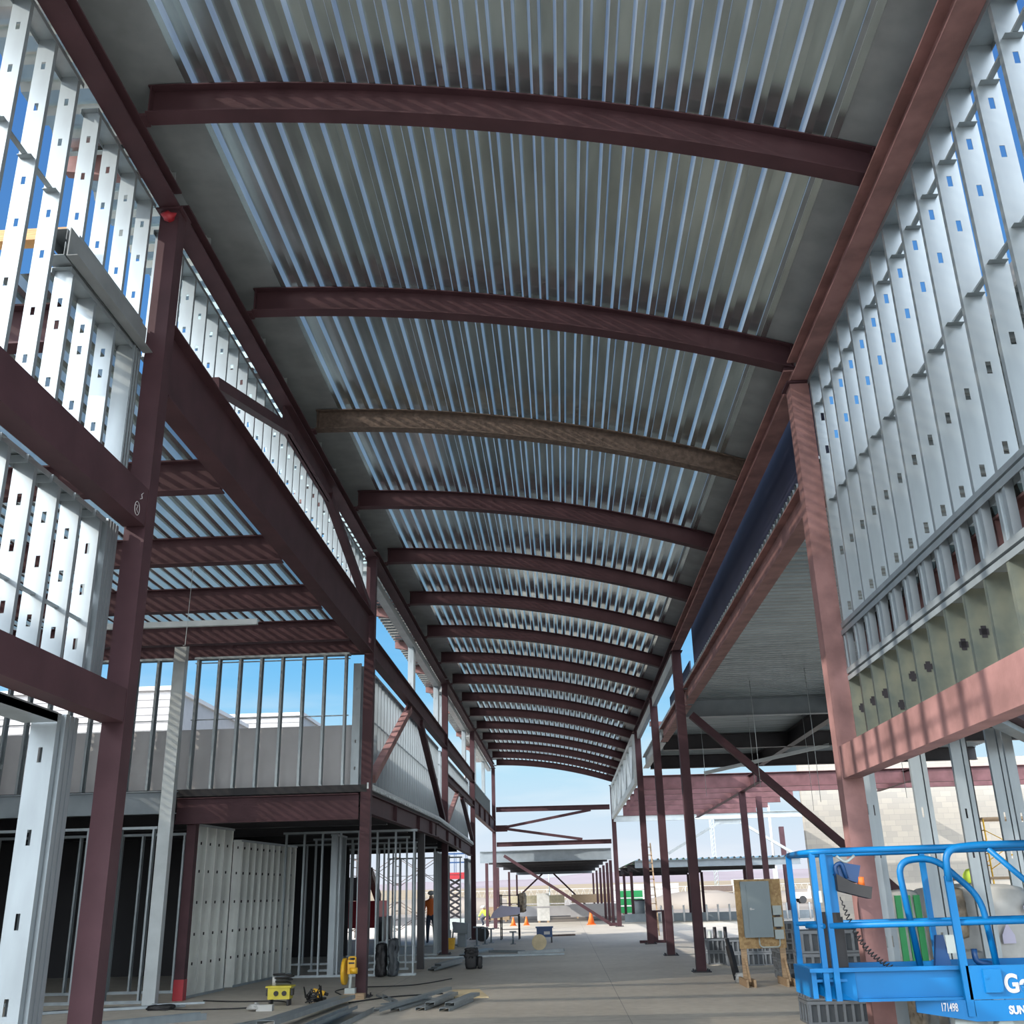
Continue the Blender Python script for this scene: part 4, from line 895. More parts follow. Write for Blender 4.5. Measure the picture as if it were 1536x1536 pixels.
b = MB(); b.ball((4.86, 13.3, 1.66), 0.09, 0.09, 0.10, 10, 8, jit=0.08); tag(b.build('safety_vest', M['hivis'], org=(4.86, 13.3, 1.56)), 'lime hi vis bundle lying on the pale blue wrapped stack', 'vest')
b = MB(); soft_box(b, 3.05, 3.36, 10.8, 11.1, 0.0, 0.72, bul=0.05, n=9, seed=11); tag(b.build('trash_bag', M['brownbag'], org=(3.2, 10.9, 0)), 'crumpled brown plastic bag on the slab under the lift lettering', 'bag')
b = MB(); b.box(3.0, 4.6, 12.9, 13.3, 0, 0.10); b.box(3.0, 4.6, 12.9, 13.3, 0.45, 0.55)
# --- stacked grey crates
def crate_mb(w=0.46, d=0.40, h=0.165):
    b = MB(); b.box(-w/2+0.01, w/2-0.01, -d/2+0.01, d/2-0.01, 0, 0.02, 0)
    for s in (-1, 1):
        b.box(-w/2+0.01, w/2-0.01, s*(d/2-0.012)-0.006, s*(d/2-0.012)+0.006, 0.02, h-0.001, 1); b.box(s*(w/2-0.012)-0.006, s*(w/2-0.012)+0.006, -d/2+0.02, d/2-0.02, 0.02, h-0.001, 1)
        for (z0, z1) in ((h-0.04, h-0.002), (0.004, 0.03)):
            b.box(-w/2-0.01, w/2+0.01, s*d/2-0.006, s*d/2+0.018 if s > 0 else s*d/2-0.018, z0, z1, 0) if s > 0 else b.box(-w/2-0.01, w/2+0.01, -d/2-0.018, -d/2+0.006, z0, z1, 0)
            b.box(s*w/2-0.012, s*w/2+0.012, -d/2+0.007, d/2-0.007, z0, z1, 0)
    n = 5 if w < 0.6 else 8
    for k in range(n):
        x = -w/2+0.02+k*(w-0.04)/(n-1); b.box(x-0.016, x+0.016, -d/2-0.014, -d/2+0.005, 0.03, h-0.04, 0)
    for k in range(4):
        y = -d/2+0.02+k*(d-0.04)/3; b.box(-w/2-0.011, -w/2+0.009, y-0.016, y+0.016, 0.03, h-0.04, 0)
    return b
c0 = None
stk = [(4.55, 20.2, 5, 'in the front stack behind the lift corner post'), (4.18, 21.0, 4, 'in the middle stack beside the panel stand'), (4.20, 21.6, 6, 'in the rear stack beside the panel stand'), (4.80, 20.9, 6, 'in the stack hidden partly by the blue posts')]
for (x, y, nn, w) in stk:
    for k in range(nn):
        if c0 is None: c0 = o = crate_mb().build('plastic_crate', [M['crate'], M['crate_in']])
        else: o = c0.copy(); COL.objects.link(o)
        o.location = (x, y, 0.166*k); o.rotation_euler = (0, 0, 0.05*((k*7) % 3-1))
        tag(o, 'grey plastic crate %s, %s from the floor' % (w, od(k)), 'crate', 'stacked grey crates')
c1 = None
for i, (x, y, k) in enumerate(((3.95, 25.2, 0), (4.75, 25.2, 0), (3.95, 25.2, 1), (4.75, 25.2, 1), (3.6, 25.9, 0), (3.6, 25.9, 1))):
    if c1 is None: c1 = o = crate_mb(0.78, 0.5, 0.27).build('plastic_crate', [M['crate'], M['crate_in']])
    else: o = c1.copy(); COL.objects.link(o)
    o.location = (x, y, 0.271*k)
    tag(o, 'large grey crate seen under the panel stand, %s' % ['near end below', 'far end below', 'near end on top', 'far end on top', 'rear one below', 'rear one on top'][i], 'crate', 'large grey crates')
for i, (x, y, k) in enumerate(((3.35, 14.5, 0), (3.35, 14.5, 1), (3.35, 14.5, 2), (3.35, 14.5, 3))):
    o = c1.copy(); COL.objects.link(o); o.location = (x, y, 0.271*k)
    tag(o, 'dark grey crate stacked behind the lift platform, %s from the floor' % od(k), 'crate', 'crates behind the lift')

# --- electrical panel on a strand board stand
r = empty('panel_stand', (3.5, 20.0, 0), 'temporary electrical panel on a strand board stand with lumber feet', 'electrical panel')
MB().box(-0.43, 0.40, 0, 0.02, 0.60, 1.76).build('backing_board', M['osb'], r)
for x in (-0.36, 0.33):
    MB().box(x-0.05, x+0.05, 0.021, 0.06, 0.05, 1.74).build('leg', M['wood'], r)
    b = MB(); b.box(x-0.075, x-0.035, -0.42, 0.42, 0, 0.12); b.build('foot', M['wood'], r)
    b = MB(); b.box(x+0.055, x+0.095, -0.42, 0.42, 0, 0.12); b.build('foot', M['wood'], r)
    b = MB(); b.bar((x+0.01, -0.30, 0.06), (x+0.01, -0.01, 0.42), 0.07, 0.035, (1, 0, 0)); b.build('knee_brace', M['wood'], r)
b = MB(); b.box(-0.33, 0.17, -0.10, -0.001, 0.79, 1.72); eb = b.build('breaker_box', M['panelgrey'], r)
b = MB(); b.box(-0.335, 0.175, -0.115, -0.101, 0.785, 1.725); fr = b.build('cover', M['panelgrey'], eb)
b = MB(); b.box(-0.24, 0.09, -0.127, -0.116, 0.86, 1.67); dr = b.build('door', M['panelgrey'], eb)
b = MB(); b.cyl((-0.19, -0.145, 1.26), (-0.19, -0.128, 1.26), 0.022, 10); b.box(-0.185, -0.13, -0.142, -0.13, 1.245, 1.262); b.build('latch', M['white'], eb)
for k, z in enumerate((0.75, 0.955, 1.15)):
    MB().box(0.205, 0.36, -0.075, -0.001, z, z+0.155).build('outlet_box', M['boxgrey'], r)
for z in (0.92, 1.12): MB().box(0.25, 0.33, -0.05, -0.002, z, z+0.03).build('conduit_nipple', M['black'], r)
b = MB(); b.tube(round_path([(-0.08, -0.05, 0.79), (-0.08, -0.05, 0.62), (0.28, -0.05, 0.62), (0.28, -0.05, 0.752)], 0.16, 8), 0.013, 8); b.build('conduit', M['boxgrey'], r)
# hand tools by the panel
r = empty('vacuum_cleaner', (3.02, 20.7, 0), 'upright black machine with a white bag leaning before the panel stand', 'machine')
b = MB(); b.bar((0.06, 0, 0.05), (-0.03, 0.1, 0.62), 0.10, 0.08); b.build('body', M['rubber'], r)
b = MB(); b.bar((-0.03, 0.1, 0.60), (-0.05, 0.13, 0.74), 0.05, 0.05); b.build('handle', M['rubber'], r)
b = MB(); soft_box(b, 0.02, 0.24, -0.12, 0.1, 0, 0.17, bul=0.015, seed=13); b.build('white_bag', M['offwhite'], r)
r = empty('tool_tote', (3.70, 28.0, 0), 'yellow and black tool tote with upright cylinders beyond the lone column', 'tote')
MB().box(-0.28, 0.45, -0.2, 0.2, 0, 0.14).build('tray', M['rubber'], r); MB().box(-0.22, 0.4, -0.15, 0.15, 0.141, 0.24).build('case', M['yellow'], r)
for k in range(5):
    b = MB(); b.cyl((-0.25+0.13*k, 0.0, 0.241 if k else 0.141), (-0.25+0.13*k, 0, 0.72-0.09*(k % 2)), 0.045, 10); b.build('cylinder', M['boxgrey' if k % 2 else 'black'], r)
# pedestal, ladder
r = empty('steel_pedestal', (2.95, 36.9, 0), 'low steel pedestal with two stout legs behind the sunlit column', 'pedestal')
MB().box(-0.55, 0.55, -0.1, 0.1, 0, 0.08).build('base', M['primer'], r)
for x in (-0.05, 0.35): MB().box(x-0.11, x+0.11, -0.1, 0.1, 0.081, 0.95).build('leg', M['primer'], r)
MB().box(-0.3, 0.55, -0.15, 0.15, 0.951, 1.0).build('top', M['primer'], r)
r = empty('ladder', (3.35, 42.5, 0), 'tall orange brown ladder standing beside the slim column at the far end', 'ladder')
for x in (-0.17, 0.17):
    b = MB(); b.bar((x, 0, 0), (x-0.05, 0.8, 3.4), 0.05, 0.08, (0, 1, 0)); b.build('rail', M['wood'], r)
for k in range(11): MB().cyl((-0.17-0.015*(k/10), 0.07*k, 0.25+0.3*k), (0.17-0.05*(k/10), 0.07*k, 0.25+0.3*k), 0.018, 6).build('rung', M['wood'], r)

# --- high side ground clutter
# yellow power distribution box
g = (-4.72, 18.2)
r = empty('power_box', (g[0], g[1], 0), 'yellow power distribution box on short legs, clutter on top, on the slab', 'power box'); r.scale = (0.78, 0.78, 0.75)
b = MB(); b.prism([(-0.22, -0.13, 0.13), (0.24, -0.13, 0.13), (0.24, -0.13, 0.36), (-0.22, -0.13, 0.36)], (0, 0.3, 0)); b.build('body', M['limeyellow'], r)
MB().box(-0.26, 0.28, -0.17, 0.2, 0.361, 0.395).build('lid', M['limeyellow'], r)
for x in (-0.18, 0.2): MB().box(x-0.02, x+0.02, -0.1, 0.14, 0, 0.129).build('leg', M['black'], r)
for x in (-0.04, 0.13): MB().cyl((x, -0.16, 0.25), (x, -0.131, 0.25), 0.05, 12).build('outlet', M['black'], r)
for x in (-0.25, 0.27):
    b = MB(); b.box(x-0.02 if x > 0 else x-0.02, x+0.02, -0.08, 0.08, 0.2, 0.33); b.build('end_outlet', M['black'], r)
b = MB(); b.tube([(0.0+0.12*math.cos(a*0.7)*(1+0.02*a), 0.02+0.1*math.sin(a*0.7), 0.40+0.02+0.006*a) for a in range(26)], 0.014, 6); tag(b.build('cable_coil', M['rubber'], org=(0, 0, 0)), 'dark cable coil heaped on the yellow power box', 'cable').location = (g[0]+0.05, g[1], -0.094)
b = MB(); b.cyl((0, 0, 0.396), (0, 0, 0.53), 0.035, 10); o = b.build('paper_cup', M['offwhite']); o.location = (g[0]-0.10, g[1], -0.0995); tag(o, 'pale paper cup standing on the yellow power box', 'cup')
pts = []
for k in range(60):
    a = k*0.55; pts.append((-4.20+0.16*math.cos(a)*(0.6+0.4*math.sin(k)), 18.35+0.12*math.sin(a), 0.02+0.0045*k*abs(math.sin(k*1.3))))
b = MB(); b.tube(pts, 0.011, 5); tag(b.build('cable_tangle', M['rubber'], org=(-4.2, 18.35, 0)), 'tangle of black cable lying beside the yellow power box', 'cable')
b = MB(); b.tube([(-4.9+0.12*math.cos(k*0.6)*(1-k/60), 17.4+0.1*math.sin(k*0.6), 0.03+0.002*k) for k in range(36)], 0.018, 6); b.box(-4.85, -4.60, 17.32, 17.44, 0.0, 0.09)
b.m = b.m; tag(b.build('rope_bundle', M['offwhite'], org=(-4.8, 17.4, 0)), 'pale tangled rope bundle in front of the yellow power box', 'rope')
r = empty('drill', (-4.20, 18.75, 0), 'orange yellow cordless tool lying between the power box and chop saw', 'drill')
b = MB(); b.box(-0.07, 0.12, -0.06, 0.06, 0.0, 0.06); b.build('battery', M['rubber'], r)
b = MB(); b.bar((-0.02, 0, 0.06), (0.03, 0, 0.16), 0.05, 0.06); b.bar((-0.09, 0, 0.17), (0.10, 0, 0.12), 0.07, 0.07); b.build('body', M['yellow'], r)
b = MB(); b.cyl((0.10, 0, 0.12), (0.16, 0, 0.10), 0.025, 8); b.build('chuck', M['black'], r)
# chop saw leaning on the second column
r = empty('chop_saw', (-3.78, 19.0, 0), 'yellow chop saw with blade guard propped on blocks at the maroon column', 'saw'); r.scale = (0.70, 0.70, 0.66)
MB().box(-0.05, 0.45, -0.12, 0.12, 0.0, 0.14).build('wood_block', M['wood'], r)
MB().box(-0.03, 0.22, -0.1, 0.1, 0.141, 0.27).build('base', M['boxgrey'], r)
b = MB(); b.bar((0.08, 0, 0.27), (0.10, 0, 0.62), 0.05, 0.06); b.build('arm', M['boxgrey'], r)
b = MB(); b.cyl((-0.10, 0.0, 0.66), (-0.02, 0.0, 0.66), 0.32, 24); b.build('blade_guard', M['yellow'], r)
b = MB(); b.box(0.02, 0.21, -0.08, 0.1, 0.60, 0.93); b.cyl((0.10, -0.1, 0.68), (0.27, -0.1, 0.68), 0.075, 14); b.build('motor_housing', M['yellow'], r)
b = MB(); b.tube(round_path([(0.04, 0, 0.93), (0.04, 0, 1.0), (0.2, 0, 1.0), (0.2, 0, 0.93)], 0.05), 0.02, 8); b.build('handle', M['yellow'], r)
MB().box(0.05, 0.19, -0.084, -0.081, 0.84, 0.88).build('nameplate', M['black'], r)
# cords on the slab
def cord(pts, r_, label, m='rubber'):
    q = [Vector(pts[0])]
    for i in range(len(pts)-1):
        p0 = Vector(pts[max(i-1, 0)]); p1 = Vector(pts[i]); p2 = Vector(pts[i+1]); p3 = Vector(pts[min(i+2, len(pts)-1)])
        for k in range(1, 7):
            t = k/6; q.append(0.5*((2*p1)+(p2-p0)*t+(2*p0-5*p1+4*p2-p3)*t*t+(3*p1-p0-3*p2+p3)*t**3))
    b = MB(); b.tube(q, r_, 5); return tag(b.build('extension_cord', M[m], org=pts[0]), label, 'cord')
z = 0.012
cord([(-6.7, 18.0, z), (-6.0, 17.7, z), (-5.2, 17.75, z), (-4.75, 18.0, z)], 0.011, 'black cord crossing the slab from the pale post to the power box')
cord([(-6.3, 19.2, z), (-5.6, 18.9, z), (-4.9, 18.85, z), (-4.6, 18.4, z)], 0.011, 'black cord running behind the yellow power box')
cord([(-4.0, 18.6, z), (-3.95, 19.5, z), (-4.3, 20.6, z), (-4.0, 21.3, z), (-3.0, 21.6, z), (-2.4, 23.0, z)], 0.010, 'black cord snaking past the chop saw into the hall')
cord([(-3.6, 18.3, z), (-3.0, 19.2, z), (-2.2, 19.6, z)], 0.012, 'black cord in front of the chop saw column')
# offcuts of studs on the slab: real channels
def offcut(a, c, w, h, label, up=(0, 0, 1), m='galv', flip=False, group='metal stud offcuts on the slab'):
    a = Vector(a); c = Vector(c); b = MB()
    u = Vector(up)
    if flip: channel(b, a+Vector((0,0,h)), c+Vector((0,0,h)), w, h, -u)
    else: channel(b, a, c, w, h, u)
    return tag(b.build('stud_offcut', M[m], org=a), label, 'stud offcut', group)
offcut((-2.80, 16.3, 0.05), (-2.05, 19.2, 0.10), 0.10, 0.045, 'long bright stud offcut propped up at a slant in the scrap heap', flip=True)
offcut((-2.62, 16.9, 0.005), (-2.32, 18.3, 0.005), 0.15, 0.04, 'dark short stud offcut under the long slanting one', flip=True)
offcut((-2.24, 16.9, 0.004), (-1.99, 18.7, 0.004), 0.15, 0.045, 'flat stud offcut at the bottom of the short heap', flip=True)
offcut((-2.12, 17.1, 0.054), (-1.93, 18.8, 0.054), 0.15, 0.045, 'flat stud offcut on top of the short heap, marked with print', flip=True)
offcut((-1.86, 16.7, 0.004), (-1.62, 18.2, 0.004), 0.15, 0.045, 'flat stud offcut beside the short heap, lower of two', flip=True)
offcut((-1.80, 16.95, 0.054), (-1.55, 18.6, 0.054), 0.15, 0.045, 'bluish stud offcut resting over its neighbour, nearest the plywood scrap', flip=True)
offcut((-3.3, 19.5, 0.003), (-2.85, 18.3, 0.003), 0.12, 0.03, 'thin track offcut lying behind the slanting stud', m='galv')
offcut((-2.9, 17.9, 0.003), (-2.2, 18.9, 0.003), 0.30, 0.015, 'wide flat metal strip under the slanting stud', m='galv')
b = MB(); b.prism([(-2.10, 20.3, 0.002), (-1.62, 20.3, 0.002), (-1.34, 18.75, 0.002), (-1.98, 18.85, 0.002)][::-1], (0, 0, 0.018)); b.v = b.v
tag(b.build('plywood_scrap', M['pale_wood'], org=(-1.8, 19, 0)), 'pale plywood scrap lying beyond the stud offcuts', 'board')
offcut((-3.9, 14.4, 0.10), (-3.63, 18.4, 0.06), 0.24, 0.06, 'broad pale stud offcut pointing at the chop saw, frame bottom edge', flip=True)
offcut((-3.2, 14.2, 0.004), (-3.10, 16.9, 0.004), 0.34, 0.07, 'broad bluish track lying open upwards at the frame bottom edge')
offcut((-3.35, 14.0, 0.08), (-3.18, 16.5, 0.09), 0.14, 0.04, 'narrow stud lying inside the broad bluish track')
offcut((-4.6, 15.1, 0.004), (-3.95, 16.5, 0.004), 0.09, 0.04, 'small bright offcut left of the broad pale one, near the frame bottom', flip=True) 
offcut((-6.6, 15.2, 0.004), (-5.35, 16.35, 0.004), 0.22, 0.09, 'dark sided track offcut lying alone at the frame bottom edge')
offcut((-8.2, 17.6, 0.004), (-6.3, 18.3, 0.004), 0.15, 0.04, 'galvanized track lying at the foot of the pale grey post', flip=True)
offcut((-8.6, 17.3, 0.004), (-7.3, 18.05, 0.004), 0.12, 0.04, 'second galvanized track lying before the pale grey post', flip=True)
offcut((-6.75, 18.0, 0.05), (-5.95, 18.2, 0.05), 0.08, 0.03, 'thin bright strip lying over a dark scrap beside the pale post', flip=True)
b = MB(); soft_box(b, -6.75, -6.35, 17.75, 18.0, 0.0, 0.07, bul=0.02, seed=21); tag(b.build('dark_scrap', M['rubber'], org=(-6.5, 17.9, 0)), 'dark crumpled scrap on the slab beside the pale grey post', 'scrap')
for k, (x, y, zz, dx) in enumerate(((-3.15, 25.6, 0.004, 0.0), (-3.05, 25.4, 0.055, 0.02), (-2.98, 25.5, 0.11, 0.05))):
    offcut((x, y, zz), (x+0.35, y+2.4, zz), 0.16, 0.045, 'bright metal strip piled at the foot of the black post, %s from the floor' % od(k), flip=True, group='strips at the black post')
# black bags and bin
b = MB(); soft_box(b, -4.15, -3.95, 23.95, 24.22, 0, 0.68, bul=0.03, n=8, seed=31); tag(b.build('trash_bag', M['rubber'], org=(-4.0, 24.4, 0)), 'black bag standing before the open partition, shorter of two', 'bag')
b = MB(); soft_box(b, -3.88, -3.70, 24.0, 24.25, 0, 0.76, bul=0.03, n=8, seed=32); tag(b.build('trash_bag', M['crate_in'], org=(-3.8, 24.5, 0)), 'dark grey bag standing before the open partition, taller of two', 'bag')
r = empty('trash_bin', (-2.22, 26.0, 0), 'black plastic lined trash bin standing on the open slab', 'bin'); r.scale = (1, 1, 0.76)
b = MB(); soft_box(b, -0.17, 0.10, -0.15, 0.15, 0, 0.55, bul=0.012, seed=33); b.build('bin_body', M['rubber'], r)
b = MB(); soft_box(b, -0.18, 0.11, -0.16, 0.16, 0.30, 0.60, bul=0.03, n=8, seed=34); b.build('liner', M['rubber'], r)
b = MB(); soft_box(b, 0.11, 0.22, -0.1, 0.1, 0, 0.36, bul=0.01, seed=35); b.build('side_pocket', M['rubber'], r)
# yellow bin with strips
r = empty('yellow_bin', (-3.80, 35.62, 0), 'yellow bin full of pale strips beside the dark column', 'bin'); r.scale = (0.75, 0.75, 0.55)
b = MB(); b.prism([(-0.22, -0.2, 0), (0.22, -0.2, 0), (0.26, -0.2, 0.62), (-0.26, -0.2, 0.62)], (0, 0.4, 0)); b.build('bin_body', M['yellow'], r)
for k in range(4):
    b = MB(); b.bar((-0.12+0.09*k, 0, 0.60), (-0.18+0.12*k, 0.05, 1.05+0.06*(k % 2)), 0.06, 0.03); b.build('strip', M['galv'], r)
b = MB(); b.prism([(-3.80, 37.0, 0.45), (-3.35, 37.0, 0.40), (-3.30, 37.0, 0.72), (-3.85, 37.0, 0.78)], (0, 0.5, 0)); b.box(-3.68, -3.40, 37.1, 37.4, 0, 0.42)
tag(b.build('covered_cart', M['greyprimer'], org=(-3.4, 37.2, 0)), 'blue grey covered cart standing behind the yellow bin', 'cart')
b = MB(); b.prism([(-4.25, 35.4, 0.55), (-3.95, 35.4, 0.55), (-4.02, 35.4, 1.42), (-4.10, 35.4, 1.42)], (0, 0.08, 0)); tag(b.build('work_jacket', M['hivis'], org=(-4.2, 35.4, 0)), 'long lime jacket hanging on the dark column above the yellow bin', 'jacket')
r = empty('cable_reel', (-3.15, 41.0, 0), 'dark spoked cable reel at the foot of the last dark column', 'reel'); r.scale = (0.62, 0.62, 0.62)
for y in (-0.2, 0.2):
    b = MB(); b.cyl((0, y-0.02, 0.42), (0, y+0.02, 0.42), 0.42, 18); b.build('flange', M['rubber'], r)
b = MB(); b.cyl((0, -0.179, 0.42), (0, 0.179, 0.42), 0.24, 14); b.build('drum', M['black'], r)
for i, (x, y, h) in enumerate(((-3.05, 37.4, 0.62), (-2.86, 38.6, 0.56), (-2.70, 39.4, 0.50), (-1.86, 38.2, 0.42))):
    r = empty('jack_stand', (x, y, 0), 'short grey pipe stand on the slab, %s from the cable reel' % od(i), 'stand', 'pipe stands')
    MB().cyl((0, 0, 0), (0, 0, 0.02), 0.10, 10).build('base', M['greyprimer'], r); MB().cyl((0, 0, 0.021), (0, 0, h-0.05), 0.032, 8).build('pole', M['greyprimer'], r); MB().box(-0.12, 0.12, -0.04, 0.04, h-0.049, h).build('head', M['greyprimer'], r)
# long tracks on the slab in mid hall
offcut((-2.6, 30.6, 0.004), (-0.1, 30.9, 0.004), 0.16, 0.05, 'long bright track lying across the slab behind the black bin', flip=True, group='tracks in mid hall')
offcut((-1.4, 31.6, 0.004), (-0.1, 31.4, 0.06), 0.16, 0.08, 'bright stud lying beside the yellow reel', flip=True, group='tracks in mid hall')
offcut((-4.0, 30.4, 0.004), (-2.7, 30.5, 0.004), 0.16, 0.05, 'long bright track at the foot of the stud partition', flip=True, group='tracks in mid hall')
offcut((-2.9, 31.2, 0.004), (-2.45, 34.6, 0.004), 0.30, 0.05, 'wide grey track running up the hall beyond the black bin', flip=True, group='tracks in mid hall')
offcut((-1.3, 32.6, 0.004), (-2.3, 33.2, 0.004), 0.2, 0.06, 'dark track lying askew behind the bright tracks', m='greyprimer', group='tracks in mid hall')
offcut((-1.2, 44, 0.004), (0.3, 44.5, 0.004), 0.25, 0.06, 'rusty flat plank on the slab beyond the blue tool box', m='rust', flip=True, group='tracks in mid hall')
r = empty('cable_reel', (-0.85, 33.8, 0), 'yellow brown reel standing on edge in front of the blue tool box', 'reel'); r.scale = (0.8, 0.8, 0.8)
for y in (-0.08, 0.08): MB().cyl((0, y-0.015, 0.28), (0, y+0.015, 0.28), 0.28, 20).build('flange', M['pale_wood'], r)
MB().cyl((0, -0.064, 0.28), (0, 0.064, 0.28), 0.15, 14).build('drum', M['yellow'], r)
r = empty('tool_box', (-0.78, 38.8, 0), 'dark blue site tool box on legs in the middle of the hall', 'tool box'); r.scale = (0.85, 0.85, 0.62)
MB().box(-0.32, 0.32, -0.25, 0.25, 0.30, 0.78).build('body', M['bluedark'], r); MB().box(-0.36, 0.36, -0.28, 0.28, 0.781, 0.85).build('lid', M['bluedark'], r)
for x in (-0.28, 0.28): MB().box(x-0.03, x+0.03, -0.2, 0.2, 0, 0.299).build('leg', M['black'], r)
MB().box(-0.02, 0.22, -0.256, -0.251, 0.44, 0.60).build('sticker', M['white'], r)
# baker scaffold with a foil sheet
r = empty('baker_scaffold', (-2.15, 42.2, 0), 'narrow rolling scaffold with casters in the far middle of the hall', 'scaffold'); r.scale = (0.95, 0.9, 0.83)
for x in (-0.36, 0.36):
    for y in (-0.5, 0.5):
        MB().cyl((x, y, 0.13), (x, y, 1.95), 0.025, 6).build('post', M['black'], r)
        MB().cyl((x-0.02, y, 0.07), (x+0.02, y, 0.07), 0.07, 10).build('caster', M['rubber'], r)
    for zz in (0.5, 1.0, 1.9): MB().cyl((x, -0.5, zz), (x, 0.5, zz), 0.018, 6).build('rung', M['black'], r)
for zz in (1.55, 1.9, 0.45): MB().cyl((-0.36, -0.5, zz), (0.36, -0.5, zz), 0.018, 6).build('brace', M['black'], r)
MB().box(-0.36, 0.36, -0.5, 0.5, 1.0, 1.04).build('platform', M['wood'], r)
b = MB(); b.prism([(-2.85, 41.2, 0.78), (-2.72, 41.2, 1.02), (-2.45, 41.2, 1.22), (-1.75, 41.2, 1.14), (-1.75, 41.2, 0.92), (-2.5, 41.2, 0.80)], (0, 0.5, 0)); tag(b.build('foil_sheet', M['insul'], org=(-2.4, 42, 1.0)), 'lavender foil wrapped sheet draped over the rolling scaffold, red edged', 'sheet')
b = MB(); soft_box(b, -1.78, -1.55, 41.9, 42.3, 0.95, 1.66, bul=0.06, n=6, seed=41); tag(b.build('hung_harness', M['brownbag'], org=(-1.65, 42, 1.05)), 'dark straps hung on the end of the rolling scaffold', 'straps')
# cone
r = empty('traffic_cone', (1.32, 59.0, 0), 'orange traffic cone on the slab under the far canopy', 'cone')
b = MB(); b.cyl((0, 0, 0.04), (0, 0, 0.75), 0.19, 16, r2=0.03); b.build('cone_body', M['orange'], r); MB().box(-0.24, 0.24, -0.24, 0.24, 0, 0.039).build('base', M['orange'], r)
r = empty('waste_barrel', (4.35, 66, 0), 'dark green grey barrel on the slab left of the ladder foot', 'barrel')
b = MB(); b.cyl((0, 0, 0), (0, 0, 1.1), 0.34, 16, r2=0.40); b.build('body', M['greyprimer'], r); MB().cyl((0, 0, 1.101), (0, 0, 1.16), 0.43, 16).build('rim', M['black'], r)
# ------------------------------------------------------------------ people
def person(name, joints, edges, radii, label, shirt, parts):
    """one continuous skinned body; clothing and hat are children"""
    me = bpy.data.meshes.new(name); me.from_pydata(joints, edges, []); o = bpy.data.objects.new(name, me); COL.objects.link(o)
    m = o.modifiers.new('skin', 'SKIN'); me.skin_vertices if hasattr(me, 'skin_vertices') else None
    if not me.skin_vertices: bpy.context.view_layer.objects.active = o
    for v, r in zip(me.skin_vertices[0].data, radii): v.radius = (r, r); v.use_root = False
    me.skin_vertices[0].data[0].use_root = True
    s = o.modifiers.new('sub', 'SUBSURF'); s.levels = 2; s.render_levels = 2
    dg = bpy.context.evaluated_depsgraph_get(); ev = o.evaluated_get(dg); m2 = bpy.data.meshes.new_from_object(ev)
    o.modifiers.clear(); o.data = m2
    for p in m2.polygons: p.use_smooth = True
    return o
def worker(loc, rz, label, top, crouch=True, hat='white'):
    if crouch:
        J = [(0,0,.42),(0,.10,.62),(0,.30,.78),(0,.42,.84),(0,.50,.92),          # pelvis, belly, chest, neck, head
             (.20,.32,.76),(.26,.52,.52),(.20,.66,.30), (-.20,.32,.76),(-.26,.52,.52),(-.20,.66,.30),
             (.13,.02,.40),(.17,.42,.36),(.17,.20,.06),(.17,.36,.04), (-.13,.02,.40),(-.17,.42,.36),(-.17,.20,.06),(-.17,.36,.04)]
    else:
        J = [(0,0,.92),(0,.02,1.12),(0,.03,1.38),(0,.03,1.52),(0,.05,1.66),
             (.20,.02,1.42),(.26,.06,1.14),(.24,.22,.98), (-.20,.02,1.42),(-.26,.04,1.14),(-.24,.14,.92),
             (.10,0,.88),(.12,.03,.48),(.13,-.03,.08),(.13,.12,.04), (-.10,0,.88),(-.13,.05,.48),(-.14,.02,.08),(-.14,.17,.04)]
    E_ = [(0,1),(1,2),(2,3),(3,4),(2,5),(5,6),(6,7),(2,8),(8,9),(9,10),(0,11),(11,12),(12,13),(13,14),(0,15),(15,16),(16,17),(17,18)]
    R_ = [.15,.15,.17,.06,.10,.07,.05,.04,.07,.05,.04,.10,.075,.05,.045,.10,.075,.05,.045]
    o = person('person', J, E_, R_, label, top, None)
    o.data.materials.clear(); o.data.materials.append(M['denim']); o.data.materials.append(M[top]); o.data.materials.append(M['skin'])
    hz = J[3][2]; 
    for p in o.data.polygons:
        c = p.center
        if crouch: p.material_index = 2 if (c.y > .40 and c.z > .83) or (c.y > .60 and .2 < c.z < .42) else (1 if (c.z > .50 and not (c.y > .2 and c.z < .47)) else 0)
        else: p.material_index = 2 if c.z > 1.54 or (abs(c.x) > .2 and c.z < 1.06) else (1 if c.z > .95 else 0)
    o.location = loc; o.rotation_euler = (0, 0, rz)
    h = J[4]; b = MB(); b.ball((h[0], h[1], h[2]+0.07), 0.125, 0.135, 0.085, 12, 8); b.box(h[0]-0.11, h[0]+0.11, h[1]+0.02, h[1]+0.19, h[2]+0.045, h[2]+0.06)
    b.build('hard_hat', M[hat], o)
    return tag(o, label, 'person')
worker((-4.45, 62.5, 0), math.pi*0.85, 'person in a lime hi vis shirt crouching beyond the rolling scaffold', 'hivis')
worker((-5.0, 40.6, 0), math.pi, 'person in an orange red vest standing behind the stud partition near the yellow bin', 'orange', crouch=False)

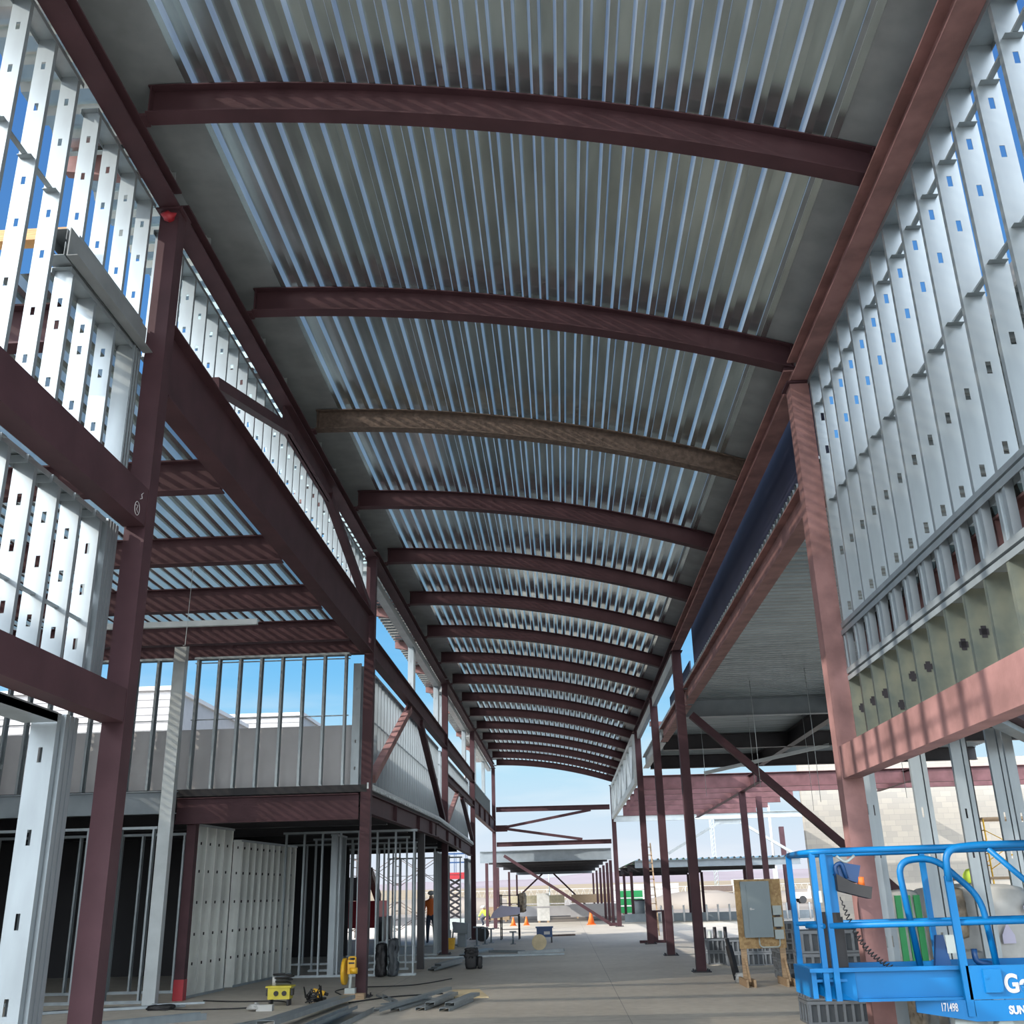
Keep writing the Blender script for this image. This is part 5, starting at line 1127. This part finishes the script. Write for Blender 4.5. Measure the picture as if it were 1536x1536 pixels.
# ------------------------------------------------------------------ machines and clutter beyond the slab
def raised_lift(x, y, zt_, label, n=6):
    r = empty('raised_scissor_lift', (x, y, 0), label, 'scissor lift'); r.scale = (0.6, 1, 1)
    MB().box(-0.9, 0.9, -0.4, 0.4, 0.15, 0.6).build('base', M['boxgrey'], r)
    h = (zt_-0.6)/n
    for k in range(n):
        for s in (-1, 1):
            b = MB(); b.bar((-0.42, s*0.3, 0.6+h*k+0.02), (0.42, s*0.3, 0.6+h*(k+1)), 0.04, 0.07); b.build('scissor_arm', M['black'], r)
            b = MB(); b.bar((0.42, s*0.25, 0.6+h*k+0.02), (-0.42, s*0.25, 0.6+h*(k+1)), 0.04, 0.07); b.build('scissor_arm', M['black'], r)
    MB().box(-0.95, 0.95, -0.45, 0.45, zt_+0.01, zt_+0.30).build('platform', M['red'], r)
    for y_ in (-0.42, 0.42):
        b = MB()
        for x_ in (-0.9, 0, 0.9): b.box(x_-0.02, x_+0.02, y_-0.02, y_+0.02, zt_+0.3, zt_+1.2)
        for zz in (0.75, 1.15): b.box(-0.92, 0.92, y_-0.026, y_+0.026, zt_+zz, zt_+zz+0.035)
        b.build('guardrail', M['bluedark'], r)
    for x_ in (-0.65, 0.65): MB().cyl((x_, -0.42, 0.2), (x_, 0.42, 0.2), 0.2, 14).build('wheel', M['rubber'], r)
raised_lift(-5.25, 52.0, 2.35, 'raised scissor lift with a red platform seen between the dark columns')
r = empty('telehandler', (-8.3, 44.3, 0), 'red machine parked outside behind the open partitions', 'machine')
MB().box(-0.9, 0.9, -1.2, 1.2, 0.5, 1.5).build('body', M['red'], r); MB().box(-0.6, 0.2, -0.7, 0.6, 1.51, 2.4).build('cab', M['black'], r)
b = MB(); b.bar((0.5, 1.0, 1.6), (0.6, -1.8, 2.6), 0.25, 0.3); b.build('boom', M['rust'], r)
for x_ in (-0.95, 0.95):
    for y_ in (-0.8, 0.8): MB().cyl((x_-0.15, y_, 0.45), (x_+0.15, y_, 0.45), 0.45, 16).build('wheel', M['rubber'], r)
def frame_scaffold(name, x0, y0, nb, nl, w, h, d, m, label, rz=0.0, plank=True):
    r = empty(name, (x0, y0, 0), label, 'scaffold', rz=rz)
    for i in range(nb+1):
        for l in range(nl):
            b = MB(); z0 = l*h+0.01
            for y_ in (0, d): b.cyl((i*w, y_, z0), (i*w, y_, z0+h-0.012), 0.024, 6)
            for zz in (0.35, 0.7, 1.05, 1.4):
                if zz < h: b.cyl((i*w, 0, z0+zz), (i*w, d, z0+zz), 0.018, 6)
            b.build('end_frame', M[m], r)
    for i in range(nb):
        for l in range(nl):
            for y_ in (-0.02, d+0.02):
                b = MB(); b.cyl((i*w, y_, l*h+0.25), ((i+1)*w, y_, l*h+h*0.8), 0.014, 5); b.cyl((i*w, y_, l*h+h*0.8), ((i+1)*w, y_, l*h+0.25), 0.014, 5); b.build('cross_brace', M[m], r)
            if plank and l == nl-1: MB().box(i*w, (i+1)*w, 0.02, d-0.02, (l+1)*h-0.02, (l+1)*h+0.05).build('plank', M['wood'], r)
    return r
frame_scaffold('frame_scaffold', 13.3, 34.5, 3, 2, 2.0, 1.75, 1.3, 'yellow', 'yellow frame scaffold with planks before the block wall')
frame_scaffold('frame_scaffold', 10.9, 30.0, 2, 1, 2.0, 1.7, 1.2, 'yellow', 'short yellow scaffold bay nearer than the planked one, seen over the lift rail')
frame_scaffold('frame_scaffold', -11.0, 46.0, 3, 2, 1.9, 1.8, 1.2, 'rust', 'rusty frame scaffold outside behind the open partitions')
def block_stack(x, y, w, d, h, m, label, name='block_stack', cat='stack', gap=True):
    r = empty(name, (x, y, 0), label, cat)
    n = max(1, int(h/0.55)); hh = h/n
    for k in range(n):
        MB().box(-w/2, w/2, -d/2, d/2, k*hh+0.1-0.02*k, (k+1)*hh-0.02).build('wrapped_pallet', M[m], r)
    for s in (-1, 1): MB().box(s*w*0.35-0.06, s*w*0.35+0.06, -d/2, d/2, 0, 0.099).build('runner', M['wood'], r)
    return r
block_stack(-1.35, 66, 0.75, 0.8, 1.65, 'offwhite', 'narrow tall stack of two pale wrapped pallets beyond the rolling scaffold')
block_stack(1.9, 75, 3.2, 1.2, 0.9, 'siding', 'low white stack on the dirt behind the orange cone')
block_stack(-1.0, 80, 6.0, 1.0, 0.8, 'siding', 'long low pale stack beneath the diagonal brace')
block_stack(2.2, 92, 3.4, 1.2, 1.5, 'wood', 'brown stack of masonry packs by the canopy columns')
block_stack(-2.6, 96, 5.0, 1.2, 1.5, 'pale_wood', 'tan stack of masonry packs behind the pale wrapped pallets')
block_stack(8.8, 120, 7.0, 2.0, 2.4, 'siding', 'wide pale stack of wrapped material far behind the lone column')
block_stack(19.5, 118, 3.0, 2.0, 2.6, 'offwhite', 'pale heap of wrapped bundles far behind the panel stand')
block_stack(16.0, 116, 3.0, 2.0, 2.0, 'rust', 'rusty bundle far out on the dirt left of the panel stand')
block_stack(5.0, 84, 1.7, 1.4, 1.7, 'green', 'green stack behind the slim columns near the barrel')
block_stack(-4.4, 70.5, 1.6, 1.2, 0.9, 'wood', 'brown pile of packs by the crouching person')
for i, (x, y) in enumerate(((-2.9, 60.2), (-2.2, 60.8))):
    r = empty('traffic_cone', (x, y, 0), 'orange cone on the slab behind the rolling scaffold, %s' % ('by the crouching person' if i == 0 else 'nearer the pale wrapped pallets'), 'cone'); r.scale = (0.75, 0.75, 0.75)
    b = MB(); b.cyl((0, 0, 0.04), (0, 0, 0.6), 0.2, 12, r2=0.03); b.build('cone_body', M['orange'], r); MB().box(-0.24, 0.24, -0.24, 0.24, 0, 0.039).build('base', M['orange'], r)
# perimeter fence
def fence(x0, x1, y, n, label):
    r = empty('chain_fence', (x0, y, -0.12), label, 'fence')
    for k in range(n+1): MB().cyl(((x1-x0)*k/n, 0, 0), ((x1-x0)*k/n, 0, 2.3), 0.04, 6).build('post', M['white'], r)
    b = MB(); L = x1-x0; m_ = int(L/0.9)
    for k in range(m_): b.bar((k*0.9, 0.05, 0.1), (k*0.9+0.9, 0.05, 2.2), 0.02, 0.02); b.bar((k*0.9+0.9, 0.05, 0.1), (k*0.9, 0.05, 2.2), 0.02, 0.02)
    b.build('mesh', M['fence'], r)
    b = MB(); b.box(0, L, -0.02, 0.02, 2.25, 2.3); b.box(0, L, -0.02, 0.02, 1.2, 1.24); b.build('rail', M['white'], r)
fence(-20, 8, 150, 8, 'pale chain fence crossing the view under the far canopy')
fence(10, 70, 160, 16, 'pale chain fence crossing the view behind the panel stand')
# row of bollard posts at the slab edge
k0 = None
for k in range(16):
    x = 5.2+0.62*k
    b = MB(); b.cyl((0, 0, 0), (0, 0, 0.85), 0.05, 8)
    if k0 is None: k0 = o = b.build('edge_stake', M['white'])
    else: o = k0.copy(); COL.objects.link(o)
    o.location = (x, 60.5, 0); tag(o, 'thin white stake standing along the slab edge', 'stake', 'stakes along the slab edge')
b = MB(); b.box(3.3, 20, 62.2, 62.5, 0.0, 0.42); tag(b.build('curb_form', M['greyprimer'], org=(3.3, 62, 0)), 'low dark form running along the slab edge behind the stakes', 'form')
# pickup truck and poles far out
def pickup(x, y, label):
    r = empty('pickup_truck', (x, y, -0.12), label, 'truck')
    b = MB(); b.prism([(-2.8, -0.95, 0.55), (2.7, -0.95, 0.55), (2.75, -0.95, 1.05), (1.6, -0.95, 1.15), (0.95, -0.95, 1.85), (-0.6, -0.95, 1.88), (-0.8, -0.95, 1.2), (-2.8, -0.95, 1.2)], (0, 1.9, 0)); b.build('body', M['white'], r)
    b = MB(); b.prism([(0.85, -0.962, 1.75), (1.4, -0.962, 1.2), (-0.55, -0.962, 1.2), (-0.5, -0.962, 1.78)], (0, 0.01, 0)); b.build('window', M['black'], r)
    for xx in (-1.8, 1.8):
        for yy in (-0.85, 0.85): MB().cyl((xx, yy-0.12, 0.42), (xx, yy+0.12, 0.42), 0.42, 16).build('wheel', M['rubber'], r)
pickup(29.0, 128, 'white pickup truck parked far out by the fence, right of the panel stand')
pickup(34.5, 130, 'second white pickup behind the blue lift corner, far out by the fence')
for i, (x, y, h, l) in enumerate(((19.2, 100, 9, 'white light pole far out between the panel stand and the lift'), (19.3, 140, 13, 'thin lattice mast far out left of the panel stand'), (-1.6, 110, 4.6, 'thin pole rising behind the two pale wrapped pallets'))):
    b = MB()
    if i == 1:
        for sx, sy in ((-.25, -.25), (.25, -.25), (0, .25)): b.cyl((sx, sy, 0), (sx, sy, h), 0.04, 5)
        for k in range(26): b.bar((-0.25, -0.25, k*0.5), (0.25, -0.25, k*0.5+0.5), 0.04, 0.04)
    else: b.cyl((0, 0, 0), (0, 0, h*0.4), 0.22 if i == 0 else 0.08, 8); b.cyl((0, 0, h*0.4), (0, 0, h), 0.12 if i == 0 else 0.06, 8)
    o = b.build('light_pole' if i == 0 else 'pole', M['white' if i == 0 else 'boxgrey']); o.location = (x, y, -0.12); tag(o, l, 'pole')
# dirt heaps
for i, (x, y, rx, rz_) in enumerate(((13.5, 112, 6, 1.6), (30, 135, 7, 1.5), (-13, 120, 9, 1.6))):
    b = MB(); b.ball((x, y, -0.1), rx, 3, rz_, 18, 10, jit=0.08); o = b.build('dirt_heap', M['dirt'], org=(x, y, -0.12))
    tag(o, 'dirt heap on the site %s' % ('behind the lone column', 'by the white pickups', 'behind the rusty scaffold')[i], 'dirt heap')
